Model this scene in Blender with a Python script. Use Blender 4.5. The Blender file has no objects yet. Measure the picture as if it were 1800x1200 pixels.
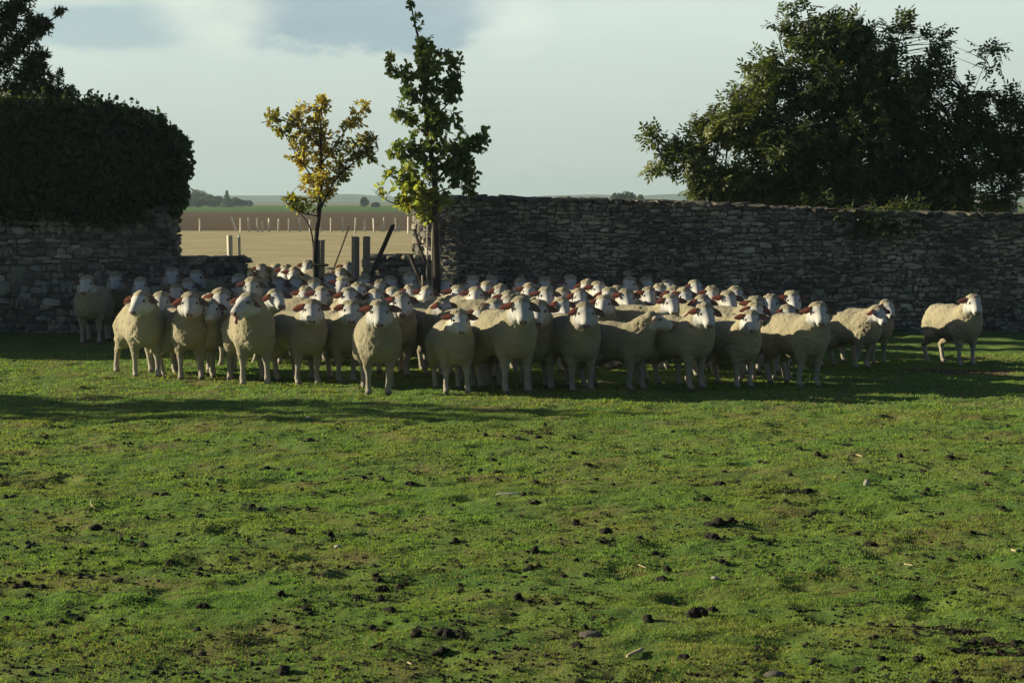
import bpy, math, random
import numpy as np

# ------------------------------------------------------------------ camera, sky, sun, exposure
S = bpy.context.scene
COL = S.collection
CAM_H = 2.05
FPX = 3610.0                       # focal length in photo pixels (photo is 1800 wide)
PITCH = math.atan(248.0 / FPX)
cam_data = bpy.data.cameras.new("camera")
cam_data.sensor_width = 36.0
cam_data.lens = 36.0 * FPX / 1800.0
cam_data.clip_start = 0.1
cam_data.clip_end = 9000
cam = bpy.data.objects.new("camera", cam_data)
COL.objects.link(cam)
cam.location = (0, 0, CAM_H)
cam.rotation_euler = (math.radians(90) - PITCH, 0, 0)
S.camera = cam

SUN_EL = math.radians(15.5)
SUN_BACK = math.radians(10.0)      # the sun stands on the left, a little behind the wall line
SUN_POS = (-math.cos(SUN_BACK) * math.cos(SUN_EL), math.sin(SUN_BACK) * math.cos(SUN_EL), math.sin(SUN_EL))
from mathutils import Vector
sun_data = bpy.data.lights.new("sun", 'SUN')
sun_data.energy = 5.0
sun_data.angle = math.radians(0.5)
sun_data.color = (1.0, 0.90, 0.66)
sun = bpy.data.objects.new("sun", sun_data)
COL.objects.link(sun)
sun.location = (-20, 10, 15)
sun.rotation_euler = Vector(SUN_POS).to_track_quat('Z', 'Y').to_euler()

S.view_settings.view_transform = 'Standard'
S.view_settings.look = 'None'
S.view_settings.gamma = 1.0
S.view_settings.exposure = 0.80
S.cycles.max_bounces = 6
S.cycles.diffuse_bounces = 3
S.cycles.glossy_bounces = 2
S.cycles.transmission_bounces = 3
S.cycles.transparent_max_bounces = 6
S.cycles.volume_bounces = 0


class NT:
    """small helper that writes shader maths as nodes"""
    def __init__(s, tree):
        s.t = tree
        s.n = tree.nodes
        s.l = tree.links

    def new(s, typ, **kw):
        n = s.n.new(typ)
        for k, v in kw.items():
            setattr(n, k, v)
        return n

    def put(s, sock, v):
        if isinstance(v, (int, float)):
            sock.default_value = v
        elif isinstance(v, (tuple, list)):
            v = tuple(v)
            if len(sock.default_value) == 4 and len(v) == 3:
                v = v + (1.0,)
            sock.default_value = v
        else:
            s.l.new(v, sock)

    def m(s, op, a, b=0.0, c=None, clamp=False):
        n = s.new('ShaderNodeMath', operation=op, use_clamp=clamp)
        s.put(n.inputs[0], a)
        s.put(n.inputs[1], b)
        if c is not None:
            s.put(n.inputs[2], c)
        return n.outputs[0]

    def mix(s, f, a, b, mode='MIX'):
        n = s.new('ShaderNodeMix', data_type='RGBA', blend_type=mode)
        s.put(n.inputs[0], f)
        s.put(n.inputs[6], a)
        s.put(n.inputs[7], b)
        return n.outputs[2]

    def ramp(s, v, lo, hi):
        n = s.new('ShaderNodeMapRange', interpolation_type='SMOOTHSTEP')
        s.put(n.inputs[0], v)
        n.inputs[1].default_value = lo
        n.inputs[2].default_value = hi
        return n.outputs[0]

    def noise(s, vec, scale, detail=4.0, rough=0.55, dist=0.0, out=0):
        n = s.new('ShaderNodeTexNoise')
        if vec is not None:
            s.l.new(vec, n.inputs['Vector'])
        n.inputs['Scale'].default_value = scale
        n.inputs['Detail'].default_value = detail
        n.inputs['Roughness'].default_value = rough
        n.inputs['Distortion'].default_value = dist
        return n.outputs[out]


world = bpy.data.worlds.new("World")
S.world = world
world.use_nodes = True
w = NT(world.node_tree)
w.n.clear()
tc = w.new('ShaderNodeTexCoord')
sep = w.new('ShaderNodeSeparateXYZ')
w.l.new(tc.outputs['Generated'], sep.inputs[0])
X, Y, Z = sep.outputs
sky = w.new('ShaderNodeTexSky', sky_type='NISHITA')
sky.sun_disc = False
sky.sun_elevation = SUN_EL
sky.sun_rotation = math.atan2(SUN_POS[0], SUN_POS[1])
sky.air_density = 0.5
sky.dust_density = 0.6
skyc = w.mix(1.0, sky.outputs[0], (0.05, 0.05, 0.05), 'MULTIPLY')
# thin cloud veil: pale towards the horizon, opening towards the zenith
nz = w.noise(tc.outputs['Generated'], 3.0, 5.0)
veil = w.m('MULTIPLY', w.m('SUBTRACT', 1.0, w.ramp(Z, 0.09, 0.13)), w.m('ADD', 0.80, w.m('MULTIPLY', nz, 0.35)), clamp=True)
veil = w.m('MULTIPLY', veil, w.ramp(Y, -0.1, 0.75))
veil_col = w.mix(w.ramp(Z, 0.0, 0.11), (0.32, 0.365, 0.335), (0.40, 0.465, 0.425))
base = w.mix(veil, skyc, veil_col)
# cloud banks by direction (azimuth x/y, elevation z/y) in front of the camera
ysafe = w.m('MAXIMUM', Y, 0.05)
az = w.m('DIVIDE', X, ysafe)
el = w.m('DIVIDE', Z, ysafe)
comb = w.new('ShaderNodeCombineXYZ')
w.l.new(az, comb.inputs[0])
w.l.new(w.m('MULTIPLY', el, 2.2), comb.inputs[1])
n1 = w.noise(comb.outputs[0], 14.0, 5.0, 0.6)
n2 = w.noise(comb.outputs[0], 38.0, 5.0, 0.6)
warp = w.m('ADD', w.m('MULTIPLY', w.m('SUBTRACT', n1, 0.5), 1.3), w.m('MULTIPLY', w.m('SUBTRACT', n2, 0.5), 0.5))


def cloud(px, py, rx, ry, soft=0.45):
    cx, cy = (px - 900) / FPX, (352 - py) / FPX
    a = w.m('DIVIDE', w.m('SUBTRACT', az, cx), rx / FPX)
    b = w.m('DIVIDE', w.m('SUBTRACT', el, cy), ry / FPX)
    r = w.m('SQRT', w.m('ADD', w.m('MULTIPLY', a, a), w.m('MULTIPLY', b, b)))
    r = w.m('ADD', r, warp)
    return w.m('MULTIPLY', w.m('SUBTRACT', 1.0, w.ramp(r, 1.0 - soft, 1.0 + soft)), w.ramp(Y, 0.2, 0.5))


c = base
c = w.mix(w.m('MULTIPLY', cloud(640, 10, 245, 90, 0.13), 1.0), c, (0.225, 0.295, 0.32))
c = w.mix(w.m('MULTIPLY', cloud(200, 50, 165, 42, 0.3), 0.85), c, (0.25, 0.33, 0.34))
c = w.mix(w.m('MULTIPLY', cloud(385, 25, 95, 55, 0.6), 0.7), c, (0.46, 0.50, 0.445))
c = w.mix(w.m('MULTIPLY', cloud(905, 30, 60, 55, 0.6), 0.6), c, (0.46, 0.50, 0.455))
c = w.mix(w.m('MULTIPLY', cloud(1200, -60, 500, 110, 0.6), 0.35), c, (0.44, 0.50, 0.465))
cb2 = w.new('ShaderNodeCombineXYZ')
w.l.new(w.m('MULTIPLY', az, 5.0), cb2.inputs[0])
w.l.new(w.m('MULTIPLY', el, 34.0), cb2.inputs[1])
st = w.m('ADD', 0.925, w.m('MULTIPLY', w.noise(cb2.outputs[0], 1.6, 6.0, 0.62, 0.4), 0.15))
sc3 = w.new('ShaderNodeCombineColor')
w.l.new(st, sc3.inputs[0])
w.l.new(st, sc3.inputs[1])
w.l.new(w.m('ADD', 0.25, w.m('MULTIPLY', st, 0.75)), sc3.inputs[2])
c = w.mix(1.0, c, sc3.outputs[0], 'MULTIPLY')
bg = w.new('ShaderNodeBackground')
w.l.new(c, bg.inputs[0])
bg.inputs[1].default_value = 1.0
wo = w.new('ShaderNodeOutputWorld')
w.l.new(bg.outputs[0], wo.inputs[0])

# ------------------------------------------------------------------ pixel <-> world helpers (photo pixels, 1800 x 1200)
CP, SP = math.cos(PITCH), math.sin(PITCH)


def ray(px, py):
    x, y = (px - 900) / FPX, -(py - 600) / FPX
    return np.array([x, CP + y * SP, -SP + y * CP])


def at(px, py, Yd):
    d = ray(px, py)
    t = Yd / d[1]
    return np.array([d[0] * t, Yd, CAM_H + d[2] * t])


def at_z(px, py, z):
    d = ray(px, py)
    t = (z - CAM_H) / d[2]
    return np.array([d[0] * t, d[1] * t, z])


# ------------------------------------------------------------------ numpy helpers
def _h(ix, iy, iz, seed):
    n = (ix.astype(np.int64) * 374761393 + iy.astype(np.int64) * 668265263 + iz.astype(np.int64) * 2147483647 + seed * 974634777) & 0xFFFFFFFF
    n = ((n ^ (n >> 13)) * 1274126177) & 0xFFFFFFFF
    n = n ^ (n >> 16)
    return (n & 0xFFFFFF).astype(np.float64) / 0xFFFFFF


def vnoise(P, seed=0):
    """value noise in [0,1] at points P (n,3)"""
    I = np.floor(P).astype(np.int64)
    f = P - I
    f = f * f * (3 - 2 * f)
    out = np.zeros(len(P))
    for dx in (0, 1):
        wx = f[:, 0] if dx else 1 - f[:, 0]
        for dy in (0, 1):
            wy = f[:, 1] if dy else 1 - f[:, 1]
            for dz in (0, 1):
                wz = f[:, 2] if dz else 1 - f[:, 2]
                out += wx * wy * wz * _h(I[:, 0] + dx, I[:, 1] + dy, I[:, 2] + dz, seed)
    return out


def fbm(P, octaves=3, seed=0):
    a, s, out = 0.5, 1.0, np.zeros(len(P))
    for o in range(octaves):
        out += a * (vnoise(P * s, seed + o * 17) - 0.5)
        a *= 0.5
        s *= 2.03
    return out


def unit(v):
    return v / np.maximum(np.linalg.norm(v, axis=-1, keepdims=True), 1e-9)


def mesh_np(name, V, F, mats, colors=None, smooth=False, mat_idx=None):
    """V (n,3); F list of int arrays (m,k) with fixed k each"""
    me = bpy.data.meshes.new(name)
    V = np.asarray(V, dtype=np.float32)
    me.vertices.add(len(V))
    me.vertices.foreach_set("co", V.ravel())
    F = [np.asarray(f, dtype=np.int32) for f in F if len(f)]
    loops = np.concatenate([f.ravel() for f in F])
    sizes = np.concatenate([np.full(len(f), f.shape[1], dtype=np.int32) for f in F])
    starts = np.concatenate([[0], np.cumsum(sizes)[:-1]]).astype(np.int32)
    me.loops.add(len(loops))
    me.loops.foreach_set("vertex_index", loops)
    me.polygons.add(len(sizes))
    me.polygons.foreach_set("loop_start", starts)
    me.polygons.foreach_set("loop_total", sizes)
    if smooth is not False:
        me.polygons.foreach_set("use_smooth", np.ones(len(sizes), dtype=bool) if smooth is True else np.asarray(smooth, dtype=bool))
    if mat_idx is not None:
        me.polygons.foreach_set("material_index", np.asarray(mat_idx, dtype=np.int32))
    for m in (mats if isinstance(mats, (list, tuple)) else [mats]):
        me.materials.append(m)
    if colors is not None:
        at_ = me.attributes.new("Col", 'FLOAT_COLOR', 'POINT')
        C = np.asarray(colors, dtype=np.float32)
        if C.shape[1] == 3:
            C = np.concatenate([C, np.ones((len(C), 1), dtype=np.float32)], axis=1)
        at_.data.foreach_set("color", C.ravel())
    me.update(calc_edges=True)
    return me


class MB:
    """collects pieces into one mesh"""
    def __init__(s):
        s.V, s.F, s.C, s.M, s.n, s.SM = [], [], [], [], 0, []

    def add(s, V, F, col=(1, 1, 1), mat=0, smooth=False):
        V = np.asarray(V, dtype=float)
        if isinstance(F, np.ndarray):
            F = [F]
        col = np.asarray(col, dtype=float)
        if col.ndim == 1:
            col = np.tile(col, (len(V), 1))
        if col.shape[1] == 3:
            col = np.concatenate([col, np.ones((len(col), 1))], axis=1)
        s.V.append(V)
        s.C.append(col)
        for f in F:
            f = np.asarray(f)
            if len(f):
                s.F.append(f + s.n)
                s.M.append(np.full(len(f), mat))
                s.SM.append(np.full(len(f), smooth))
        s.n += len(V)

    def mesh(s, name, mats):
        return mesh_np(name, np.concatenate(s.V), s.F, mats, np.concatenate(s.C), smooth=np.concatenate(s.SM), mat_idx=np.concatenate(s.M))


def link(name, me, parent=None, loc=None):
    o = bpy.data.objects.new(name, me)
    COL.objects.link(o)
    if parent is not None:
        o.parent = parent
    if loc is not None:
        o.location = loc
    return o


def tag(o, label=None, cat=None, group=None, kind=None):
    for k, v in (("label", label), ("category", cat), ("group", group), ("kind", kind)):
        if v:
            o[k] = v
    return o


def empty(name, loc=(0, 0, 0), rz=0.0):
    o = bpy.data.objects.new(name, None)
    o.empty_display_size = 0.3
    COL.objects.link(o)
    o.location = loc
    o.rotation_euler = (0, 0, rz)
    return o


def tube(P, R, k=6, cap=True):
    """tube along polyline P with radii R"""
    P = np.asarray(P, dtype=float)
    R = np.asarray(R, dtype=float)
    n = len(P)
    T = np.gradient(P, axis=0)
    T = unit(T)
    ref = np.array([0.31, 0.95, 0.05]) if abs(T[0] @ np.array([0.31, 0.95, 0.05])) < 0.9 else np.array([1.0, 0, 0])
    A = unit(np.cross(T, ref))
    B = np.cross(T, A)
    th = np.arange(k) * 2 * math.pi / k
    V = (P[:, None, :] + R[:, None, None] * (A[:, None, :] * np.cos(th)[None, :, None] + B[:, None, :] * np.sin(th)[None, :, None])).reshape(-1, 3)
    i = np.arange(n - 1)[:, None] * k
    j = np.arange(k)[None, :]
    j2 = (j + 1) % k
    F = np.stack([i + j, i + j2, i + k + j2, i + k + j], -1).reshape(-1, 4)
    Fs = [F]
    if cap:
        Fs.append(np.array([list(range(k - 1, -1, -1))]))
        Fs.append(np.array([[(n - 1) * k + q for q in range(k)]]))
    return V, Fs


def bez(a, b, c, n):
    t = np.linspace(0, 1, n)[:, None]
    return (1 - t) ** 2 * a + 2 * t * (1 - t) * b + t * t * c


# ------------------------------------------------------------------ materials
def material(name):
    m = bpy.data.materials.new(name)
    m.use_nodes = True
    nt = NT(m.node_tree)
    bs = nt.n['Principled BSDF']
    return m, nt, bs


def attr_col(nt, name="Col"):
    a = nt.new('ShaderNodeAttribute', attribute_name=name)
    return a.outputs['Color'], a.outputs['Alpha']


def simple(name, col, rough=0.9, nscale=12.0, var=0.3, bump=0.2, attr=False, spec=0.2):
    m, nt, bs = material(name)
    t = nt.new('ShaderNodeTexCoord').outputs['Object']
    n = nt.noise(t, nscale, 6.0, 0.6)
    f = nt.m('ADD', 1.0 - var, nt.m('MULTIPLY', n, 2 * var))
    base = attr_col(nt)[0] if attr else nt.mix(0.0, col, col)
    g = nt.new('ShaderNodeCombineColor')
    for i in range(3):
        nt.l.new(f, g.inputs[i])
    nt.l.new(nt.mix(1.0, base, g.outputs[0], 'MULTIPLY'), bs.inputs['Base Color'])
    bs.inputs['Roughness'].default_value = rough
    bs.inputs['Specular IOR Level'].default_value = spec
    if bump:
        b = nt.new('ShaderNodeBump')
        b.inputs['Strength'].default_value = bump
        b.inputs['Distance'].default_value = 0.02
        nt.l.new(nt.noise(t, nscale * 2.5, 8.0, 0.65), b.inputs['Height'])
        nt.l.new(b.outputs[0], bs.inputs['Normal'])
    return m


def leaf_material(name, transl=0.35, rough=0.55, spec=0.3):
    m, nt, bs = material(name)
    col, _ = attr_col(nt)
    nt.l.new(col, bs.inputs['Base Color'])
    bs.inputs['Roughness'].default_value = rough
    bs.inputs['Specular IOR Level'].default_value = spec
    tr = nt.new('ShaderNodeBsdfTranslucent')
    nt.l.new(nt.mix(1.0, col, (1.7, 1.8, 0.75), 'MULTIPLY'), tr.inputs[0])
    mx = nt.new('ShaderNodeMixShader')
    mx.inputs[0].default_value = transl
    nt.l.new(bs.outputs[0], mx.inputs[1])
    nt.l.new(tr.outputs[0], mx.inputs[2])
    nt.l.new(mx.outputs[0], nt.n['Material Output'].inputs[0])
    return m


M_LEAF = leaf_material("broad_leaf", 0.45)
M_DARKLEAF = leaf_material("ivy_leaf", 0.22, 0.5, 0.3)
M_BARK = simple("bark", (0.055, 0.046, 0.036), 0.95, 30, 0.5, 0.6)
M_WOOD = simple("weathered_wood", (0.27, 0.235, 0.18), 0.9, 25, 0.4, 0.4)
M_STAKE = simple("pale_stake", (0.62, 0.56, 0.44), 0.9, 25, 0.25, 0.2)
M_STONE = simple("rubble_stone", None, 0.95, 22, 0.35, 0.7, attr=True)
nt = NT(M_STONE.node_tree)
bs = nt.n['Principled BSDF']
src = bs.inputs['Base Color'].links[0].from_socket
t = nt.new('ShaderNodeTexCoord').outputs['Object']
pat = nt.ramp(nt.noise(t, 0.9, 5, 0.65), 0.36, 0.66)
cst = nt.mix(pat, nt.mix(1.0, src, (0.62, 0.60, 0.58), 'MULTIPLY'), nt.mix(1.0, src, (1.30, 1.24, 1.12), 'MULTIPLY'))
cst = nt.mix(nt.m('MULTIPLY', nt.ramp(nt.noise(t, 9.0, 6, 0.7), 0.60, 0.72), 0.65), cst, (0.30, 0.30, 0.25))
cst = nt.mix(nt.m('MULTIPLY', nt.ramp(nt.noise(t, 2.1, 5, 0.7), 0.58, 0.74), 0.6), cst, (0.055, 0.06, 0.04))
nt.l.new(cst, bs.inputs['Base Color'])
M_MORTAR = simple("wall_mortar", (0.13, 0.12, 0.10), 0.98, 30, 0.5, 0.8)
M_CLOD = simple("dark_dung", (0.022, 0.018, 0.012), 0.9, 60, 0.6, 0.6)
M_PALESTONE = simple("pale_stone", (0.34, 0.32, 0.27), 0.9, 40, 0.25, 0.4)
M_STRAW = simple("dry_straw", (0.40, 0.34, 0.20), 0.8, 30, 0.2, 0.1)
# ------------------------------------------------------------------ ground
def ground_h(Xs, Ys):
    """pasture surface height (n,) : hummocks, hoof dents; dies out with distance"""
    P = np.stack([Xs, Ys, np.zeros_like(Xs)], -1)
    far = np.clip((60 - Ys) / 25.0, 0, 1) * np.clip((40 - np.abs(Xs)) / 20.0, 0, 1)
    h = fbm(P * np.array([0.45, 0.45, 1]), 2, 3) * 0.055
    h += fbm(P * np.array([2.3, 2.6, 1]), 2, 11) * 0.060
    n = vnoise(P * np.array([7.0, 8.0, 1]), 31)
    h += (n - 0.5) * 0.022
    d = vnoise(P * np.array([3.3, 4.0, 1]), 57)
    h -= np.clip(d - 0.72, 0, 1) * 0.12          # hoof dents
    h += (vnoise(P * 22.0, 77) - 0.5) * 0.012
    return h * far


gx = np.concatenate([-np.geomspace(14, 4200, 26)[::-1], np.arange(-13.9, -6.6, 0.08), np.arange(-6.6, 6.6, 0.022), np.arange(6.6, 14, 0.08), np.geomspace(14, 4200, 26)])
gy = np.concatenate([[-300, -80, -20, -5, 0, 3, 5, 6.5], np.arange(7.2, 16, 0.035), np.arange(16, 34, 0.06), np.arange(34, 60, 1.0), np.geomspace(60, 6000, 34)])
GX, GY = np.meshgrid(gx, gy)
H = ground_h(GX.ravel(), GY.ravel())
nx, ny = len(gx), len(gy)
ii = (np.arange(ny - 1)[:, None] * nx + np.arange(nx - 1)[None, :])
GF = np.stack([ii, ii + 1, ii + nx + 1, ii + nx], -1).reshape(-1, 4)

m, nt, bs = material("pasture")
pos = nt.new('ShaderNodeNewGeometry').outputs['Position']
mp = nt.new('ShaderNodeMapping')
mp.inputs['Scale'].default_value = (1.0, 0.8, 1.0)
nt.l.new(pos, mp.inputs[0])
v = mp.outputs[0]
big = nt.noise(v, 0.5, 4)
mid = nt.noise(v, 2.2, 5, 0.6)
fine = nt.noise(v, 26.0, 6, 0.7)
fine2 = nt.noise(v, 9.0, 6, 0.7)
c0 = nt.mix(nt.ramp(mid, 0.32, 0.68), (0.088, 0.182, 0.040), (0.175, 0.235, 0.056))
c0 = nt.mix(nt.m('MULTIPLY', nt.ramp(big, 0.45, 0.72), 0.6), c0, (0.085, 0.165, 0.030))
c0 = nt.mix(nt.m('MULTIPLY', nt.ramp(nt.noise(v, 1.3, 6, 0.7), 0.48, 0.68), 0.85), c0, (0.225, 0.165, 0.080))
c0 = nt.mix(nt.ramp(fine2, 0.56, 0.70), c0, (0.032, 0.034, 0.016))
c0 = nt.mix(nt.m('MULTIPLY', nt.ramp(fine, 0.55, 0.75), 0.7), c0, (0.21, 0.22, 0.07))
sp = nt.new('ShaderNodeSeparateXYZ')
nt.l.new(pos, sp.inputs[0])
# worn brown earth streak near the right-hand sheep
ex = nt.m('DIVIDE', nt.m('SUBTRACT', sp.outputs[0], 6.0), 1.9)
ey = nt.m('DIVIDE', nt.m('SUBTRACT', sp.outputs[1], 24.55), 0.36)
er = nt.m('ADD', nt.m('SQRT', nt.m('ADD', nt.m('MULTIPLY', ex, ex), nt.m('MULTIPLY', ey, ey))), nt.m('MULTIPLY', nt.m('SUBTRACT', nt.noise(pos, 3.0, 5), 0.5), 1.6))
c0 = nt.mix(nt.m('SUBTRACT', 1.0, nt.ramp(er, 0.7, 1.1)), c0, (0.125, 0.085, 0.055))
nt.l.new(c0, bs.inputs['Base Color'])
bs.inputs['Roughness'].default_value = 0.95
bs.inputs['Specular IOR Level'].default_value = 0.1
b = nt.new('ShaderNodeBump')
b.inputs['Strength'].default_value = 0.9
b.inputs['Distance'].default_value = 0.03
nt.l.new(nt.noise(v, 34.0, 8, 0.75), b.inputs['Height'])
nt.l.new(b.outputs[0], bs.inputs['Normal'])
M_GROUND = m
me = mesh_np("ground", np.stack([GX.ravel(), GY.ravel(), H], -1), [GF], M_GROUND, smooth=True)
tag(link("ground", me), "grazed green pasture with hummocks and worn patches", kind="structure")


def field_mat(name, c1, c2, scale, bump=0.4, stretch=(1, 1, 1)):
    m, nt, bs = material(name)
    pos = nt.new('ShaderNodeNewGeometry').outputs['Position']
    mp = nt.new('ShaderNodeMapping')
    mp.inputs['Scale'].default_value = stretch
    nt.l.new(pos, mp.inputs[0])
    n = nt.noise(mp.outputs[0], scale, 7, 0.65)
    nt.l.new(nt.mix(nt.ramp(n, 0.3, 0.7), c1, c2), bs.inputs['Base Color'])
    bs.inputs['Roughness'].default_value = 1.0
    bs.inputs['Specular IOR Level'].default_value = 0.0
    b = nt.new('ShaderNodeBump')
    b.inputs['Strength'].default_value = bump
    b.inputs['Distance'].default_value = 0.1
    nt.l.new(nt.noise(mp.outputs[0], scale * 4, 5, 0.7), b.inputs['Height'])
    nt.l.new(b.outputs[0], bs.inputs['Normal'])
    return m


def sheet(name, label, y0, y1, z, mat, x0=-1500, x1=1500, tilt=0.0):
    xs = np.linspace(x0, x1, 60)
    V = np.array([[x, y0 + tilt * x, z] for x in xs] + [[x, y1 + tilt * x, z] for x in xs])
    n = len(xs)
    F = np.array([[i, i + 1, n + i + 1, n + i] for i in range(n - 1)])
    tag(link(name, mesh_np(name, V, [F], mat, smooth=True)), label, kind="structure")


sheet("field", "dry straw-coloured meadow beyond the gap in the wall", 37, 134.5, 0.060, field_mat("dry_meadow", (0.39, 0.335, 0.19), (0.52, 0.45, 0.265), 0.35, 0.2), -400, 400)
sheet("field", "brown ploughed field behind the line of stakes", 134.5, 352, 0.070, field_mat("ploughed", (0.115, 0.088, 0.058), (0.165, 0.125, 0.082), 0.4, 0.8, (0.4, 1, 1)), tilt=-0.02)
sheet("field", "bright green crop strip below the horizon", 352, 760, 0.080, field_mat("green_crop", (0.09, 0.165, 0.05), (0.12, 0.20, 0.06), 0.02, 0.2), tilt=-0.02)
sheet("field", "pale stubble plain near the horizon", 760, 1300, 0.090, field_mat("stubble", (0.20, 0.22, 0.12), (0.30, 0.28, 0.16), 0.006, 0.2))
sheet("field", "dark green plain at the horizon", 1300, 4000, 0.100, field_mat("plain", (0.06, 0.10, 0.05), (0.16, 0.19, 0.10), 0.003, 0.2), -3000, 3000)

# low hills closing the plain
xs = np.linspace(-2600, 2600, 400)
hp = np.stack([xs * 0.004, np.zeros_like(xs), np.zeros_like(xs)], -1)
hz = 3.6 + 11 * (vnoise(hp, 5) - 0.35) + 6 * (vnoise(hp * 5, 6) - 0.5)
hz = np.clip(hz, 2.6, None)
rows = [(2300, 0.0), (2420, 0.7), (2560, 1.0), (2800, 0.8), (3100, 0.1)]
V = np.concatenate([np.stack([xs, np.full_like(xs, y), hz * k], -1) for y, k in rows])
n = len(xs)
F = np.array([[r * n + i, r * n + i + 1, (r + 1) * n + i + 1, (r + 1) * n + i] for r in range(len(rows) - 1) for i in range(n - 1)])
tag(link("hills", mesh_np("hills", V, [F], field_mat("hill_woods", (0.05, 0.08, 0.05), (0.12, 0.15, 0.09), 0.01), smooth=True)), "low wooded rise fading into haze on the horizon", kind="structure")

# ------------------------------------------------------------------ grass
rng = np.random.default_rng(5)


def grass_blades():
    parts = []
    for (ya, yb, dens, hmin, hmax, wd) in ((7.6, 11, 9000, .005, .015, .0030), (11, 15, 5600, .005, .016, .0042), (15, 20, 2200, .007, .018, .006), (20, 27.5, 600, .010, .026, .009)):
        half = yb * 0.25 + 1.9
        n = int(dens * (yb - ya) * 2 * half)
        x = rng.uniform(-half, half, n)
        y = rng.uniform(ya, yb, n)
        P = np.stack([x, y, np.zeros(n)], -1)
        tuft = vnoise(P * 5.0, 91)
        keep = rng.random(n) < np.clip(0.35 + 1.1 * (vnoise(P * 1.7, 92)), 0, 1)
        x, y, tuft = x[keep], y[keep], tuft[keep]
        n = len(x)
        z = ground_h(x, y) - 0.002
        hgt = rng.uniform(hmin, hmax, n) * (0.5 + 1.0 * tuft)
        th = rng.uniform(0, 2 * math.pi, n)
        side = np.stack([np.cos(th), np.sin(th), np.zeros(n)], -1) * (wd * rng.uniform(0.6, 1.4, n))[:, None]
        ln = rng.normal(0, 0.75, (n, 2)) * hgt[:, None]
        b = np.stack([x, y, z], -1)
        tip = b + np.concatenate([ln, hgt[:, None]], 1)
        V = np.stack([b - side, b + side, tip], 1).reshape(-1, 3)
        tone = vnoise(np.stack([x, y, np.zeros(n)], -1) * 1.1, 93)
        r = rng.random(n)
        c = np.stack([0.120 + 0.16 * r * (0.4 + tone), 0.212 + 0.13 * r, 0.040 + 0.035 * r], -1)
        dry = rng.random(n) < 0.04 + 0.30 * (vnoise(np.stack([x, y * 1.6, np.zeros(n)], -1) * 1.3, 95) > 0.56)
        c[dry] = np.array([0.235, 0.185, 0.085]) * rng.uniform(0.7, 1.2, (dry.sum(), 1))
        parts.append((V, np.repeat(c, 3, axis=0)))
    V = np.concatenate([p[0] for p in parts])
    C = np.concatenate([p[1] for p in parts])
    F = np.arange(len(V)).reshape(-1, 3)
    return mesh_np("grass", V, [F], leaf_material("grass_blade", 0.35, 0.7, 0.15), C)


tag(link("grass", grass_blades()), "short grazed grass of the pasture", "grass", kind="stuff")

# ------------------------------------------------------------------ stone walls
_k = 3
_g = np.linspace(-1, 1, _k + 1)
_pts, _idx = [], {}
for a_ in range(_k + 1):
    for b_ in range(_k + 1):
        for c_ in range(_k + 1):
            if 0 in (a_, b_, c_) or _k in (a_, b_, c_):
                _idx[(a_, b_, c_)] = len(_pts)
                _pts.append((_g[a_], _g[b_], _g[c_]))
_pts = np.array(_pts)
_fc = []
for s_ in (0, _k):
    for i in range(_k):
        for j in range(_k):
            q = [(s_, i, j), (s_, i + 1, j), (s_, i + 1, j + 1), (s_, i, j + 1)]
            for perm in (0, 1, 2):
                qq = [tuple(np.roll(t, perm)) for t in q]
                ids = [_idx[tuple(int(u) for u in t)] for t in qq]
                _fc.append(ids if s_ == _k else ids[::-1])
_fc = np.array(_fc)
_p6 = _pts / (np.sum(np.abs(_pts) ** 5, axis=1) ** (1 / 5.0))[:, None]


def stones(mb, centers, halves, rots, cols, r, jit=0.11):
    """centers/halves (n,3); rots (n,) about z + small tilt"""
    n = len(centers)
    base = _p6[None] + r.normal(0, jit, (n, len(_p6), 3)) * np.array([1, 1, 1])
    V = base * halves[:, None, :]
    tilt = r.normal(0, 0.07, n)
    ct, st = np.cos(tilt)[:, None], np.sin(tilt)[:, None]
    x, z = V[:, :, 0] * ct - V[:, :, 2] * st, V[:, :, 0] * st + V[:, :, 2] * ct
    y = V[:, :, 1]
    c, s = np.cos(rots)[:, None], np.sin(rots)[:, None]
    V = np.stack([x * c - y * s, x * s + y * c, z], -1) + centers[:, None, :]
    F = (_fc[None] + (np.arange(n) * len(_p6))[:, None, None]).reshape(-1, 4)
    mb.add(V.reshape(-1, 3), F, np.repeat(cols, len(_p6), axis=0))


def stone_cols(n, r, lo=0.38):
    t = r.random(n)[:, None]
    c = np.array([0.33, 0.305, 0.25]) * (1 - t) + np.array([0.25, 0.245, 0.215]) * t
    return c * r.uniform(lo, 1.25, (n, 1))


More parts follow.
